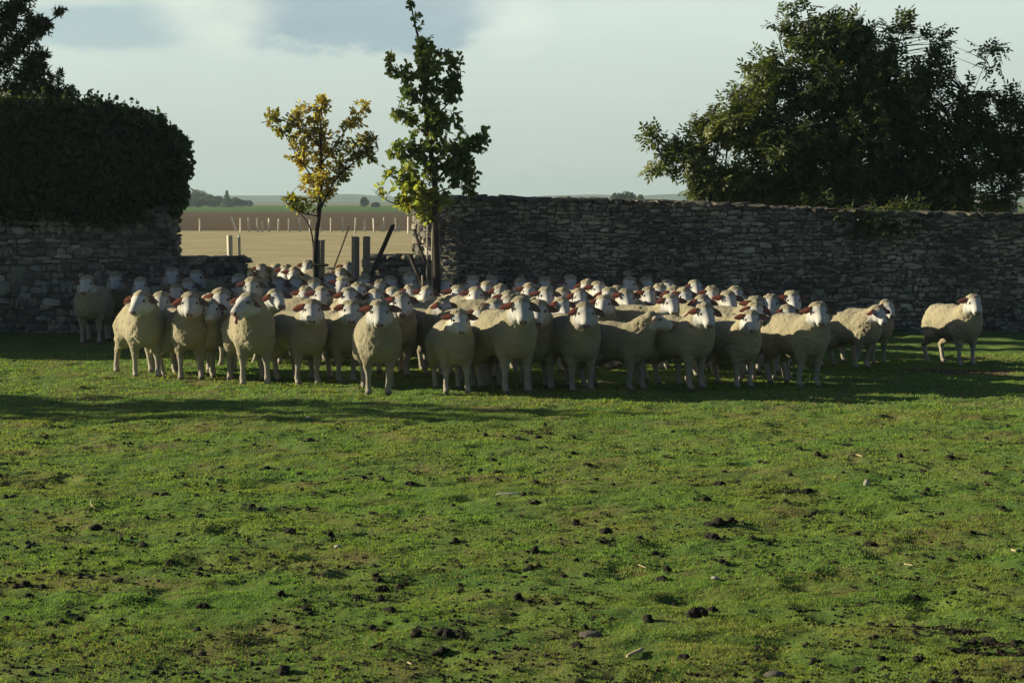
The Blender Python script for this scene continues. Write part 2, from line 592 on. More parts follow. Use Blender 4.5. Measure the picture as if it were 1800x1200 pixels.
def wall(name, label, p0, p1, zs, thick, sw, sh, seed, end0=False, end1=False, coping=True, dark=1.0, root=None):
    """rubble wall from p0 to p1 (front face line, xy), zs = [(t, height)...]; faces -y side"""
    r = np.random.default_rng(seed)
    p0, p1 = np.array(p0, float), np.array(p1, float)
    L = np.linalg.norm(p1 - p0)
    u = (p1 - p0) / L
    nrm = np.array([-u[1], u[0]])             # pointing away from the camera
    ang = math.atan2(u[1], u[0])
    tz = np.array([a for a, _ in zs]) * L
    hz_ = np.array([b for _, b in zs])
    top = lambda s: np.interp(s, tz, hz_)
    if root is None:
        root = empty(name, (0, 0, 0))
        tag(root, label, "stone wall")
    # mortar core
    n = max(2, int(L / 0.25))
    ss = np.linspace(0.03, L - 0.03, n)
    prof = []
    for off in (-0.012, thick - 0.05):
        for zz in (0, 1):
            P = p0 + ss[:, None] * u + off * nrm
            zc = np.full(n, -0.1) if zz == 0 else top(ss) - 0.06
            prof.append(np.concatenate([P, zc[:, None]], 1))
    V = np.concatenate(prof)
    i = np.arange(n - 1)
    F = [np.stack([i, i + 1, n + i + 1, n + i], -1), np.stack([n + i, n + i + 1, 3 * n + i + 1, 3 * n + i], -1), np.stack([2 * n + i + 1, 2 * n + i, 3 * n + i, 3 * n + i + 1], -1),
         np.array([[0, n, 3 * n, 2 * n], [n - 1, 3 * n - 1, 4 * n - 1, 2 * n - 1][::1]])]
    link("mortar_core", mesh_np("mortar_core", V, F, M_MORTAR), root)
    mb = MB()

    def lay(length, start_fn, topfn, rot, depth=0.09):
        z = -0.02
        C, Hh = [], []
        zmax = max(topfn(x) for x in np.linspace(0, length, 20))
        while z < zmax:
            rh = r.uniform(0.6, 1.5) * sh
            s = -r.uniform(0, sw)
            while s < length:
                wdt = sw * r.choice([0.45, 0.7, 1.0, 1.35, 1.8]) * r.uniform(0.8, 1.2)
                hh = rh * r.uniform(0.72, 1.12)
                zc = z + rh / 2 + r.normal(0, 0.012) + 0.02 * math.sin(s * 1.7 + z * 3)
                a, b = max(s, 0), min(s + wdt, length)
                if b - a > 0.04:
                    mid_ = (a + b) / 2
                    if zc + hh * 0.3 < topfn(mid_) - 0.02:
                        xy = start_fn(mid_)
                        C.append([xy[0], xy[1], zc])
                        Hh.append([(b - a) / 2 * 0.99, depth * r.uniform(0.75, 1.3), hh / 2 * 1.02])
                s += wdt
            z += rh
        C, Hh = np.array(C), np.array(Hh)
        # a few stones are larger blocks
        big_ = r.random(len(C)) < 0.035
        Hh[big_, 2] *= 1.6
        Hh[big_, 0] *= 1.2
        stones(mb, C, Hh, np.full(len(C), rot) + r.normal(0, 0.05, len(C)), stone_cols(len(C), r) * dark, r)

    lay(L, lambda s: p0 + s * u + 0.04 * nrm, top, ang)
    if end0:
        lay(thick, lambda s: p0 + s * nrm + 0.04 * u, lambda s: top(0), ang + math.pi / 2)
    if end1:
        lay(thick, lambda s: p1 + s * nrm - 0.04 * u, lambda s: top(L), ang + math.pi / 2)
    # coping
    C, Hh, Rr = [], [], []
    for row, (o1, hgt) in enumerate(((0.12, 0.045), (thick - 0.14, 0.045), (thick / 2, 0.035))):
        s = 0.0
        while s < L:
            wdt = r.uniform(0.16, 0.42) * (1.0 if coping else 0.8)
            xy = p0 + min(s + wdt / 2, L) * u + (o1 + r.normal(0, 0.015)) * nrm
            C.append([xy[0], xy[1], top(s + wdt / 2) - 0.035 + r.normal(0, 0.006) + (0.02 if row == 2 else 0)])
            Hh.append([wdt / 2 * 0.97, 0.19 if row < 2 else 0.14, hgt * r.uniform(0.9, 1.2)])
            s += wdt
    C, Hh = np.array(C), np.array(Hh)
    stones(mb, C, Hh, np.full(len(C), ang), stone_cols(len(C), r) * (0.55 if coping else 1.1), r, 0.12)
    link("stonework", mb.mesh("stonework", [M_STONE]), root)
    return root


def ztop(py, Yd):
    return at(900, py, Yd)[2]


long_wall = wall("stone_wall", "long dark rubble wall behind the flock, running out of the picture to the right", (-1.115, 32.2), (13.0, 31.6),
     [(0, ztop(346, 32.2)), (0.09, ztop(347, 32.1)), (0.27, ztop(355, 32.1)), (0.42, ztop(366, 32.0)), (0.53, ztop(374, 31.9)), (0.64, ztop(377, 31.8)), (1, ztop(380, 31.6))], 0.55, 0.105, 0.058, 1, end0=True, dark=1.22)
wall("stone_wall", "", (at(727, 400, 32.8)[0], 32.8), (-1.115, 32.17), [(0, ztop(372, 32.8)), (1, ztop(349, 32.2))], 0.40, 0.20, 0.12, 9, coping=False, dark=1.7, root=long_wall)
wall("stone_wall", "rubble wall under the ivy at the left edge", (-24.0, 32.1), (-5.27, 31.8), [(0, 2.0), (1, ztop(362, 31.8))], 0.55, 0.15, 0.085, 2, end1=True, dark=1.15)
wall("low_stone_wall", "low stone wall stub left of the gap, next to the pale plank", (-5.25, 32.0), ((425 - 900) / FPX * 32.0, 32.05), [(0, ztop(452, 32)), (1, ztop(453, 32))], 0.45, 0.2, 0.10, 3, end1=True, coping=False)
wall("low_stone_wall", "low stone wall stub right of the gap, ending at the lit pillar", ((642 - 900) / FPX * 32.3, 32.35), (-1.10, 32.35), [(0, ztop(449, 32.3)), (1, ztop(450, 32.3))], 0.40, 0.2, 0.10, 4, end0=True, coping=False)

# ------------------------------------------------------------------ foliage helpers
LEAFP = {   # outline (length t, half width) from base to tip
    'oval': [(0, 0), (0.35, 0.5), (0.75, 0.42), (1, 0)],
    'obovate': [(0, 0), (0.45, 0.36), (0.82, 0.5), (1, 0)],
    'narrow': [(0, 0), (0.3, 0.5), (0.7, 0.34), (1, 0)],
}


def leaves(mb, P, D, N, L, W, col, shape='oval', fold=0.18, mat=0):
    """leaves from base P along D, blade normal N"""
    n = len(P)
    D = unit(D)
    Sd = unit(np.cross(D, N))
    N = np.cross(Sd, D)
    pr = LEAFP[shape]
    L = L[:, None]
    W = W[:, None]
    v = []
    bend = 0.12
    for (t, h) in pr:
        base = P + D * L * t - N * L * bend * t * t
        if h == 0:
            v.append(base)
        else:
            v.append(base + Sd * W * h + N * W * fold * h)
            v.append(base - Sd * W * h + N * W * fold * h)
    V = np.stack(v, 1)            # base, r1,l1, r2,l2, tip -> 6
    k = V.shape[1]
    i0 = (np.arange(n) * k)[:, None]
    F = np.concatenate([i0 + np.array([[0, 1, 3, 5]]), i0 + np.array([[0, 5, 4, 2]])])
    mb.add(V.reshape(-1, 3), F, np.repeat(col, k, axis=0), mat)


def leafcol(n, r, base, var=0.25, alt=None, altp=0.0):
    c = np.array(base)[None] * r.uniform(1 - var, 1 + var, (n, 1)) * r.uniform(1 - var * .4, 1 + var * .4, (n, 3))
    if alt is not None:
        k = r.random(n) < altp
        c[k] = np.array(alt)[None] * r.uniform(0.75, 1.25, (k.sum(), 1))
    return c


def rnd_dir(n, r):
    return unit(r.normal(0, 1, (n, 3)))


def lobe_points(lobes, n, r, Yd, shell=0.0):
    """lobes: (px, py, rx, ry, weight[, dY, rY]) in photo pixels -> world points"""
    wts = np.array([l[4] for l in lobes], float)
    wts /= wts.sum()
    k = r.choice(len(lobes), n, p=wts)
    out = np.zeros((n, 3))
    for j, l in enumerate(lobes):
        m_ = np.where(k == j)[0]
        if not len(m_):
            continue
        dy = l[5] if len(l) > 5 else 0.0
        q = rnd_dir(len(m_), r) * (r.uniform(shell, 1, len(m_)) ** (1 / 2.2))[:, None]
        c_ = at(l[0], l[1], Yd + dy)
        s_ = (Yd + dy) / FPX
        ry_ = l[6] if len(l) > 6 else min(l[2], l[3] * 1.5) * s_
        out[m_] = c_ + q * np.array([l[2] * s_, ry_, l[3] * s_])
    return out


def wood(mb, limbs):
    for P, R in limbs:
        V, F = tube(P, R, 7 if R[0] > 0.02 else 4)
        mb.add(V, F, smooth=True)


def limb_px(pts, Yd, r0, r1, dys=None, nper=5):
    """polyline through photo pixels -> smooth limb"""
    Q = [at(p[0], p[1], Yd + (p[2] if len(p) > 2 else 0.0)) for p in pts]
    Q = np.array(Q)
    t = np.linspace(0, len(Q) - 1, (len(Q) - 1) * nper + 1)
    P = np.stack([np.interp(t, range(len(Q)), Q[:, i]) for i in range(3)], -1)
    if len(P) > 4:
        for _ in range(3):
            P[1:-1] = (P[:-2] + 2 * P[1:-1] + P[2:]) / 4
    return P, np.linspace(r0, r1, len(P))


def twigs(limbs, tips, r, rad=0.006, sag=0.15):
    """joins each tip to the nearest limb point lying lower/inside; returns list of (polyline, radii)"""
    allp = np.concatenate([P for P, R in limbs])
    out = []
    for t_ in tips:
        d = np.linalg.norm(allp - t_, axis=1) + 0.6 * np.clip(allp[:, 2] - t_[2] + 0.1, 0, None)
        b = allp[np.argmin(d)]
        mid = (b + t_) / 2 + r.normal(0, 0.05, 3) * np.linalg.norm(t_ - b) + np.array([0, 0, sag * np.linalg.norm(t_ - b)])
        P = bez(b, mid, t_, 6)
        out.append((P, np.linspace(rad * (1 + 0.6 * np.linalg.norm(t_ - b)), rad * 0.35, 6)))
    return out


def spray_leaves(mb, tw, per, r, L, W, colfn, shape, span=0.35, droop=0.25, spread=0.9):
    """leaves along the outer part of each twig"""
    P, D = [], []
    for Pl, R in tw:
        n = per if np.isscalar(per) else r.integers(per[0], per[1] + 1)
        ln = np.linalg.norm(Pl[-1] - Pl[0]) + 1e-6
        t0 = max(0.0, 1 - span / ln)
        ts = 1 - (1 - t0) * r.random(n) ** 1.2
        ts[0] = 1.0
        idx = ts * (len(Pl) - 1)
        pp = np.stack([np.interp(idx, range(len(Pl)), Pl[:, i]) for i in range(3)], -1)
        dd = unit(Pl[-1] - Pl[-2])
        P.append(pp)
        D.append(np.tile(dd, (n, 1)))
    P, D = np.concatenate(P), np.concatenate(D)
    n = len(P)
    D = unit(D * 0.7 + rnd_dir(n, r) * spread + np.array([0, 0, -droop]))
    N = unit(rnd_dir(n, r) * 0.8 + np.array([0, 0, 0.7]))
    leaves(mb, P, D, N, L * r.uniform(0.65, 1.2, n), W * r.uniform(0.7, 1.2, n), colfn(P), shape)


def tree(name, label, cat, limbs, tws, leaf_mesh, bark=None):
    base = limbs[0][0][0]
    root = empty(name, tuple(base))
    tag(root, label, cat)
    mb = MB()
    wood(mb, limbs + tws)
    o = link("trunk", mb.mesh("trunk", [bark or M_BARK]), root)
    o.location = tuple(-base)
    o = link("crown", leaf_mesh, root)
    o.location = tuple(-base)
    return root


# ---------------- young oak with yellow leaves
r = np.random.default_rng(21)
Yd = 32.6
Yt1 = Yd
g0 = at_z(560, 600, 0)
trunk = limb_px([(553, 588), (555, 500), (553, 440), (562, 370), (566, 300), (563, 230), (566, 185)], Yd, 0.055, 0.010)
trunk[0][0, 2] = -0.03
limbs = [trunk,
         limb_px([(553, 455), (548, 405), (535, 382), (522, 372)], Yd, 0.018, 0.006),
         limb_px([(562, 370), (585, 320), (620, 285), (665, 265)], Yd, 0.020, 0.006, None),
         limb_px([(565, 330), (540, 300), (520, 270), (500, 235)], Yd, 0.016, 0.005),
         limb_px([(564, 290), (600, 240), (625, 205), (640, 190)], Yd, 0.014, 0.005),
         limb_px([(564, 260), (530, 225), (505, 215), (475, 205)], Yd, 0.014, 0.004),
         limb_px([(560, 380), (530, 375), (508, 362), (503, 355)], Yd, 0.010, 0.004)]
lobesA = [(480, 208, 14, 14, 1), (505, 225, 25, 20, 3), (530, 205, 25, 22, 4), (560, 185, 25, 15, 3.5), (555, 232, 35, 28, 5.5), (540, 265, 32, 22, 4.5), (632, 190, 16, 16, 2), (620, 215, 25, 14, 2.5),
          (600, 262, 38, 22, 5), (650, 240, 26, 12, 2), (640, 272, 32, 20, 4), (590, 300, 30, 22, 4), (555, 320, 38, 26, 6), (530, 355, 28, 18, 3.5), (575, 345, 22, 18, 2.5), (525, 282, 18, 18, 1.5), (600, 275, 30, 30, 2), (512, 350, 12, 10, 1)]
tips = lobe_points(lobesA, 340, r, Yd)
tw = twigs(limbs, tips, r, 0.005)
mb = MB()


def colA(P):
    n = len(P)
    k = vnoise(P * 1.6, 8) + 0.10 * r.normal(0, 1, n)
    right = (P[:, 0] > at(590, 280, Yt1)[0])
    yel = np.array([0.42, 0.34, 0.085])
    grn = np.array([0.20, 0.22, 0.045])
    brn = np.array([0.20, 0.11, 0.03])
    f = np.clip((k - 0.58) * 4 + 0.55 * right, 0, 1)[:, None]
    c_ = yel * (1 - f) + grn * f
    q = r.random(n) < 0.15
    c_[q] = brn
    return c_ * r.uniform(0.7, 1.25, (n, 1))


spray_leaves(mb, tw, (6, 12), r, 0.105, 0.044, colA, 'obovate', 0.22, 0.05, 1.0)
tree("oak_sapling", "young oak with sparse golden-yellow leaves standing in the gap", "tree", limbs, tw, mb.mesh("crown", [M_LEAF]))

# ---------------- taller green oak
r = np.random.default_rng(22)
Yd = 29.6
trunk = limb_px([(766, 603), (768, 480), (764, 400), (765, 320), (752, 230), (745, 150), (742, 90), (728, 40), (720, -8)], Yd, 0.062, 0.007)
trunk[0][0, 2] = -0.03
limbs = [trunk,
         limb_px([(763, 400), (752, 360), (735, 335), (712, 322), (690, 312)], Yd, 0.022, 0.006),
         limb_px([(757, 372), (720, 365), (690, 358), (660, 340)], Yd, 0.012, 0.005),
         limb_px([(766, 320), (790, 290), (820, 265), (850, 245)], Yd, 0.020, 0.006),
         limb_px([(764, 300), (735, 270), (712, 250), (695, 270)], Yd, 0.016, 0.005),
         limb_px([(752, 225), (780, 190), (800, 170), (810, 140)], Yd, 0.015, 0.005),
         limb_px([(748, 190), (720, 160), (700, 130), (683, 105)], Yd, 0.014, 0.004),
         limb_px([(765, 340), (790, 330), (815, 330), (835, 325)], Yd, 0.012, 0.004),
         limb_px([(755, 240), (735, 225), (715, 200), (700, 190)], Yd, 0.012, 0.004)]
lobesB = [(722, 8, 10, 12, .5), (733, 40, 14, 18, .9), (745, 68, 20, 14, 1.5), (750, 95, 24, 18, 2.2), (690, 115, 12, 18, 1.0), (715, 130, 32, 18, 3), (755, 130, 34, 26, 4.5), (790, 105, 26, 18, 2.8), (785, 145, 28, 26, 4),
          (720, 165, 28, 24, 3.5), (755, 180, 36, 26, 5), (800, 160, 18, 20, 2), (715, 205, 26, 18, 2.6), (765, 215, 36, 22, 5), (800, 215, 18, 18, 1.8), (745, 250, 34, 22, 4.5), (800, 262, 40, 24, 6), (845, 240, 16, 20, 2), (830, 262, 24, 20, 2.5),
          (790, 298, 44, 24, 6.5), (740, 290, 34, 26, 6), (705, 262, 26, 20, 2.6), (815, 300, 26, 18, 3), (715, 320, 30, 22, 4.5), (670, 338, 18, 10, 1), (745, 340, 36, 26, 7), (790, 340, 30, 16, 2.5), (712, 355, 26, 16, 3.5), (745, 378, 26, 12, 2.5), (775, 352, 26, 14, 2), (682, 300, 14, 12, .6), (820, 335, 14, 10, .8)]
tips = lobe_points(lobesB, 520, r, Yd)
tw = twigs(limbs, tips, r, 0.005)
mb = MB()
Yt2 = Yd


def colB(P):
    n = len(P)
    low = np.clip((at(760, 270, Yt2)[2] - P[:, 2]) * 1.3 + (at(740, 300, Yt2)[0] - P[:, 0]) * 0.8, 0, 1)
    f = np.clip(low * 1.1 + 0.9 * (vnoise(P * 2.2, 9) - 0.5), 0, 1)[:, None]
    c_ = np.array([0.105, 0.15, 0.055]) * (1 - f) + np.array([0.30, 0.32, 0.085]) * f
    q = (r.random(n) < 0.10 * f[:, 0])
    c_[q] = (0.36, 0.27, 0.04)
    return c_ * r.uniform(0.7, 1.3, (n, 1))


spray_leaves(mb, tw, (8, 15), r, 0.095, 0.060, colB, 'obovate', 0.20, 0.05, 1.0)
tree("oak_sapling", "taller young oak with green leaves and props leaning on its trunk", "tree", limbs, tw, mb.mesh("crown", [M_LEAF]))

# ---------------- broad tree behind the right-hand wall
r = np.random.default_rng(23)
Yd = 34.6
trunk = limb_px([(1520, 560), (1518, 450), (1515, 380), (1505, 300), (1490, 200), (1470, 110), (1440, 30)], Yd, 0.13, 0.015)
trunk[0][0, 2] = -0.03
limbs = [trunk,
         limb_px([(1516, 400), (1440, 350), (1340, 310), (1230, 290), (1160, 270)], Yd, 0.06, 0.008),
         limb_px([(1514, 370), (1420, 290), (1330, 225), (1270, 180)], Yd, 0.06, 0.008),
         limb_px([(1508, 320), (1440, 230), (1390, 150), (1370, 70)], Yd, 0.05, 0.008),
         limb_px([(1505, 300), (1540, 200), (1570, 120), (1585, 60)], Yd, 0.05, 0.008),
         limb_px([(1515, 370), (1600, 290), (1650, 220), (1690, 160)], Yd, 0.05, 0.008),
         limb_px([(1516, 400), (1620, 340), (1700, 290), (1780, 240), (1850, 220)], Yd, 0.06, 0.008),
         limb_px([(1516, 420), (1600, 390), (1700, 350), (1760, 345)], Yd, 0.03, 0.008),
         limb_px([(1700, 200), (1712, 160), (1728, 120), (1742, 88)], Yd, 0.008, 0.003),
         limb_px([(1420, 110), (1412, 60), (1408, 20), (1400, 0)], Yd, 0.008, 0.003),
         limb_px([(1300, 200), (1275, 170), (1260, 185)], Yd, 0.008, 0.003)]
lobesC = [(1430, 70, 50, 40, 3), (1480, 60, 60, 45, 5), (1540, 90, 60, 50, 5), (1590, 45, 26, 20, .7), (1640, 70, 26, 18, .6), (1400, 12, 24, 8, .25), (1375, 45, 20, 12, .3), (1365, 130, 50, 40, 4), (1450, 150, 90, 60, 10), (1560, 170, 90, 60, 10), (1640, 120, 40, 36, 2),
          (1330, 180, 50, 40, 4), (1300, 220, 60, 45, 6), (1250, 230, 40, 32, 2.2), (1185, 265, 28, 16, 1.0), (1145, 245, 20, 10, .4), (1165, 290, 26, 10, .5), (1225, 275, 36, 28, 2.5), (1390, 250, 90, 60, 12), (1500, 250, 100, 70, 16), (1620, 240, 70, 70, 11),
          (1690, 200, 40, 40, 2.2), (1710, 250, 60, 55, 5), (1770, 240, 50, 55, 4.5), (1820, 250, 60, 70, 4), (1700, 170, 40, 18, .8), (1743, 88, 24, 8, .30), (1735, 118, 24, 8, .30), (1770, 180, 30, 20, .8), (1290, 315, 60, 28, 5), (1370, 325, 80, 32, 8), (1480, 335, 100, 45, 14),
          (1600, 330, 90, 50, 12), (1660, 350, 60, 30, 4.5), (1690, 310, 50, 30, 3), (1760, 300, 46, 26, 2.0), (1755, 352, 30, 14, 1.0), (1780, 330, 16, 14, .4), (1560, 375, 120, 24, 14, -0.4, 0.6), (1550, 388, 100, 14, 3.5, -2.6, 0.2), (1245, 340, 26, 16, 1), (1600, 385, 70, 18, 4, -2.0, 0.3), (1480, 355, 90, 25, 12, -.3, .6), (1620, 355, 90, 34, 14, -.3, .6), (1340, 340, 70, 16, 5), (1240, 320, 30, 30, 2)]
tips = lobe_points(lobesC, 5600, r, Yd)
tw = twigs(limbs, tips, r, 0.0045, 0.08)
mb = MB()
# pinnate sprays: leaflets in pairs along the last part of each twig
P, D, N = [], [], []
for Pl, R in tw:
    dd = unit(Pl[-1] - Pl[-2])
    dd = unit(dd * 0.8 + r.normal(0, 0.45, 3) + np.array([0, 0, -0.25]))
    for rep in range(2):
        d2 = unit(dd + r.normal(0, 0.6, 3))
        sd = unit(np.cross(d2, np.array([0, 0, 1.0]) + r.normal(0, 0.4, 3)))
        nn = np.cross(sd, d2)
        b0 = Pl[-1] + r.normal(0, 0.04, 3)
        for q in range(4):
            for s in (-1, 1):
                P.append(b0 + d2 * 0.055 * q)
                D.append(d2 * 0.5 + sd * s + r.normal(0, 0.15, 3) - np.array([0, 0, 0.15]))
                N.append(nn + r.normal(0, 0.25, 3))
        P.append(b0 + d2 * 0.2)
        D.append(d2)
        N.append(nn)
P, D, N = np.array(P), np.array(D), np.array(N)
n = len(P)
cC = leafcol(n, r, (0.064, 0.088, 0.032), 0.35)
sun_tint = np.clip((at(1330, 300, Yd)[0] - P[:, 0]) * 0.6 + 0.35, 0, 1) * np.clip(vnoise(P * 1.5, 4) * 1.6 - 0.3, 0, 1)  # sunlit left side of the crown painted into the leaf colour
sun_tint = sun_tint * (P[:, 1] > 33.2)
cC = cC * (1 - sun_tint[:, None]) + np.array([0.20, 0.22, 0.06]) * sun_tint[:, None]
q = r.random(n) < 0.012
cC[q] = (0.24, 0.22, 0.04)
sun_tint[P[:, 1] < 33.2] = 0
leaves(mb, P, D, N, 0.108 * r.uniform(0.7, 1.2, n), 0.046 * r.uniform(0.7, 1.2, n), cC, 'narrow')
tree("walnut_tree", "broad dark leafy tree bulging over the right-hand wall", "tree", limbs, tw, mb.mesh("crown", [M_DARKLEAF]))

# ---------------- feathery tree at the left edge
r = np.random.default_rng(24)
Yd = 32.3
trunk = limb_px([(-60, 560), (-58, 440), (-50, 330), (-40, 220), (-25, 120), (-20, 20), (-25, -80)], Yd, 0.13, 0.03)
trunk[0][0, 2] = -0.03
limbs = [trunk,
         limb_px([(-50, 320), (0, 250), (50, 200), (110, 165)], Yd, 0.045, 0.006),
         limb_px([(-45, 260), (10, 190), (50, 130), (90, 95)], Yd, 0.045, 0.006),
         limb_px([(-30, 150), (20, 90), (60, 60), (100, 28), (118, 12)], Yd, 0.035, 0.004),
         limb_px([(-25, 110), (10, 40), (30, 0), (50, -30)], Yd, 0.03, 0.006),
         limb_px([(-40, 200), (30, 170), (80, 160), (135, 158)], Yd, 0.02, 0.004),
         limb_px([(-40, 220), (-110, 160), (-160, 90)], Yd, 0.04, 0.008),
         limb_px([(-25, -80), (-60, -160), (-90, -260), (-100, -340)], Yd, 0.03, 0.01)]
lobesD = [(20, 25, 38, 32, 6), (50, 15, 20, 26, 1.5), (70, 45, 28, 22, 3.0), (105, 18, 14, 8, .5), (-20, 70, 50, 50, 6), (10, 100, 40, 30, 4.5), (45, 70, 24, 18, 1.6), (60, 118, 30, 26, 3.5), (40, 150, 55, 35, 8), (80, 145, 26, 22, 2.2), (100, 130, 14, 10, .6), (125, 160, 14, 8, .5), (70, 180, 50, 22, 5),
          (60, 95, 26, 18, 2), (85, 165, 40, 16, 3), (20, 60, 40, 30, 4), (0, 200, 60, 45, 8), (30, 250, 70, 50, 10), (-50, 150, 60, 80, 9), (-120, 150, 70, 90, 8), (-40, 0, 60, 60, 6), (-100, 30, 70, 60, 6), (30, 310, 60, 50, 6)]
tips = lobe_points(lobesD, 1900, r, Yd)
tips[:, 1] = Yd + (tips[:, 1] - Yd) * 0.6
hi_ = rnd_dir(1500, r) * (r.random(1500) ** 0.4)[:, None] * np.array([1.9, 1.5, 1.7]) + np.array([-8.9, 31.4, 7.0])
tips = np.concatenate([tips, hi_[hi_[:, 2] > 5.35]])
tw = twigs(limbs, tips, r, 0.0045, 0.10)
mb = MB()
spray_leaves(mb, tw, (11, 17), r, 0.090, 0.028, lambda P: leafcol(len(P), r, (0.045, 0.062, 0.025), 0.3), 'narrow', 0.38, 0.25, 0.9)
tree("ash_tree", "feathery small-leaved tree rising above the ivy at the left edge", "tree", limbs, tw, mb.mesh("crown", [M_DARKLEAF]))


# ---------------- ivy over the left wall, and an added unseen hedge
def mound(mb_core, mb_leaf, path, r, nleaf, L, W, base_col, front_drop=None, mat=0):
    """path: list of (X, Y, zbot, ztop, halfdepth) ; core = lofted superellipse sections, leaves scattered over it"""
    A = np.array(path, float)
    n = (len(A) - 1) * 8 + 1
    t = np.linspace(0, len(A) - 1, n)
    Q = np.stack([np.interp(t, range(len(A)), A[:, i]) for i in range(5)], -1)
    k = 22
    th = np.arange(k) * 2 * math.pi / k
    cs, sn = np.cos(th), np.sin(th)
    cx = np.sign(cs) * np.abs(cs) ** 0.7
    cz = np.sign(sn) * np.abs(sn) ** 0.7
    V = []
    for q in Q:
        zc, zr = (q[2] + q[3]) / 2, (q[3] - q[2]) / 2
        V.append(np.stack([np.full(k, q[0]), q[1] + cx * q[4], zc + cz * zr], -1))
    V = np.array(V)
    flat = V.reshape(-1, 3)
    flat = flat + (fbm(flat * 1.5, 2, 41) * 0.55 + fbm(flat * 4.0, 2, 40) * 0.55)[:, None] * unit(flat - np.repeat(np.stack([Q[:, 0], Q[:, 1], (Q[:, 2] + Q[:, 3]) / 2], -1), k, axis=0))
    i = np.arange(n - 1)[:, None] * k
    j = np.arange(k)[None]
    F = np.stack([i + j, i + (j + 1) % k, i + k + (j + 1) % k, i + k + j], -1).reshape(-1, 4)
    ctr = np.repeat(np.stack([Q[:, 0], Q[:, 1], (Q[:, 2] + Q[:, 3]) / 2], -1), k, axis=0)
    core = ctr + (flat - ctr) * np.array([1, 0.86, 0.90])
    mb_core.add(core, [F, np.array([list(range(k))]), np.array([list(range((n - 1) * k, n * k))[::-1]])], base_col, smooth=True)
    # scatter leaves on the outer skin
    P0, P1, P2 = flat[F[:, 0]], flat[F[:, 1]], flat[F[:, 3]]
    nr = np.cross(P1 - P0, P2 - P0)
    area = np.linalg.norm(nr, axis=1)
    nr = unit(nr)
    cen = flat[F].mean(axis=1)
    cc = ctr[F[:, 0]]
    nr *= np.sign(np.sum(nr * (cen - cc), axis=1))[:, None]
    pk = r.choice(len(F), nleaf, p=area / area.sum())
    a, b = r.random(nleaf)[:, None], r.random(nleaf)[:, None]
    P = P0[pk] + a * (P1[pk] - P0[pk]) + b * (P2[pk] - P0[pk])
    P = P + nr[pk] * (r.normal(0.0, 0.055, nleaf) + 0.10 * np.clip(vnoise(P * 5.0, 66) - 0.5, 0, 1) * 5 * r.random(nleaf))[:, None]
    D = unit(rnd_dir(nleaf, r) * 0.8 + np.array([0, 0, -0.6]) + nr[pk] * 0.5)
    N = unit(nr[pk] + rnd_dir(nleaf, r) * 0.7)
    leaves(mb_leaf, P, D, N, L * r.uniform(0.6, 1.25, nleaf), W * r.uniform(0.6, 1.25, nleaf), leafcol(nleaf, r, base_col, 0.3), 'oval')


r = np.random.default_rng(25)
root = empty("ivy", (-6.5, 32.0, 2.0))
tag(root, "thick dark ivy heaped over the wall at the left", "ivy")
cm, lm = MB(), MB()


def iv(px, pt, pb, hd, Yc=32.05):
    return (at(px, 300, Yc)[0], Yc, at(px, pb, Yc)[2], at(px, pt, Yc)[2], hd)


mound(cm, lm, [iv(-90, 180, 362, 0.58), iv(30, 184, 362, 0.58), iv(120, 186, 368, 0.58), iv(200, 198, 372, 0.56), iv(258, 216, 370, 0.52), iv(290, 246, 362, 0.45), iv(308, 285, 355, 0.28), iv(316, 305, 340, 0.12)], r, 26000, 0.085, 0.065, (0.030, 0.050, 0.016))
# hanging trails round the wall end
P = lobe_points([(318, 255, 16, 20, 2, -.2, .3), (326, 290, 10, 26, 2, -.2, .3), (322, 335, 12, 26, 2, -.2, .2), (312, 365, 12, 14, 1.5, -.2, .2), (330, 262, 8, 10, .6, -.2, .2), (328, 305, 8, 8, .5, -.2, .2), (280, 212, 14, 14, 2), (240, 202, 30, 12, 2.5), (160, 184, 40, 12, 2.5), (120, 180, 30, 10, 1.5), (180, 380, 110, 8, 2.5, -.45, .15), (60, 372, 60, 6, 1, -.45, .15), (205, 190, 16, 8, 1), (300, 232, 14, 12, 1.5)], 1500, r, 32.0)
n = len(P)
leaves(lm, P, unit(rnd_dir(n, r) + np.array([0, 0, -0.8])), rnd_dir(n, r), 0.085 * r.uniform(.7, 1.2, n), 0.062 * r.uniform(.7, 1.2, n), leafcol(n, r, (0.04, 0.065, 0.02), 0.3), 'oval')
# stray upright shoots along the crest and the outer edge
for q in range(240):
    px_ = r.uniform(-60, 318)
    py_ = np.interp(px_, [-60, 120, 200, 258, 300, 318], [186, 190, 203, 220, 250, 280]) + r.uniform(-3, 6)
    b0 = at(px_, py_, 32.0 + r.uniform(-.4, .4))
    dd = unit(np.array([r.normal(0.15, .35), r.normal(0, .3), 1.0 if px_ < 280 else r.uniform(-.3, .8)]) + (np.array([0.9, 0, 0]) if px_ > 280 else 0))
    ln = r.uniform(0.08, 0.36)
    k_ = int(r.integers(6, 15))
    tt = r.random(k_) ** 0.8
    P = b0 + dd * (tt * ln)[:, None]
    leaves(lm, P, unit(rnd_dir(k_, r) + dd * .6), rnd_dir(k_, r), 0.075 * r.uniform(.6, 1.2, k_), 0.055 * r.uniform(.6, 1.2, k_), leafcol(k_, r, (0.065, 0.095, 0.03), 0.3), 'oval')
    V_s, F_s = tube(np.stack([b0 - dd * .05, b0 + dd * ln]), np.array([0.004, 0.002]), 3)
    lm.add(V_s, F_s, (0.05, 0.06, 0.03))
for nm, mb_, mt in (("ivy_core", cm, M_DARKLEAF), ("ivy_leaves", lm, M_DARKLEAF)):
    o = link(nm, mb_.mesh(nm, [mt]), root)
    o.location = (6.5, -32.0, -2.0)
root = empty("hedge", (-15, 32.6, 0))  # unseen, placed and shaped to cast shade on the left sheep and grass
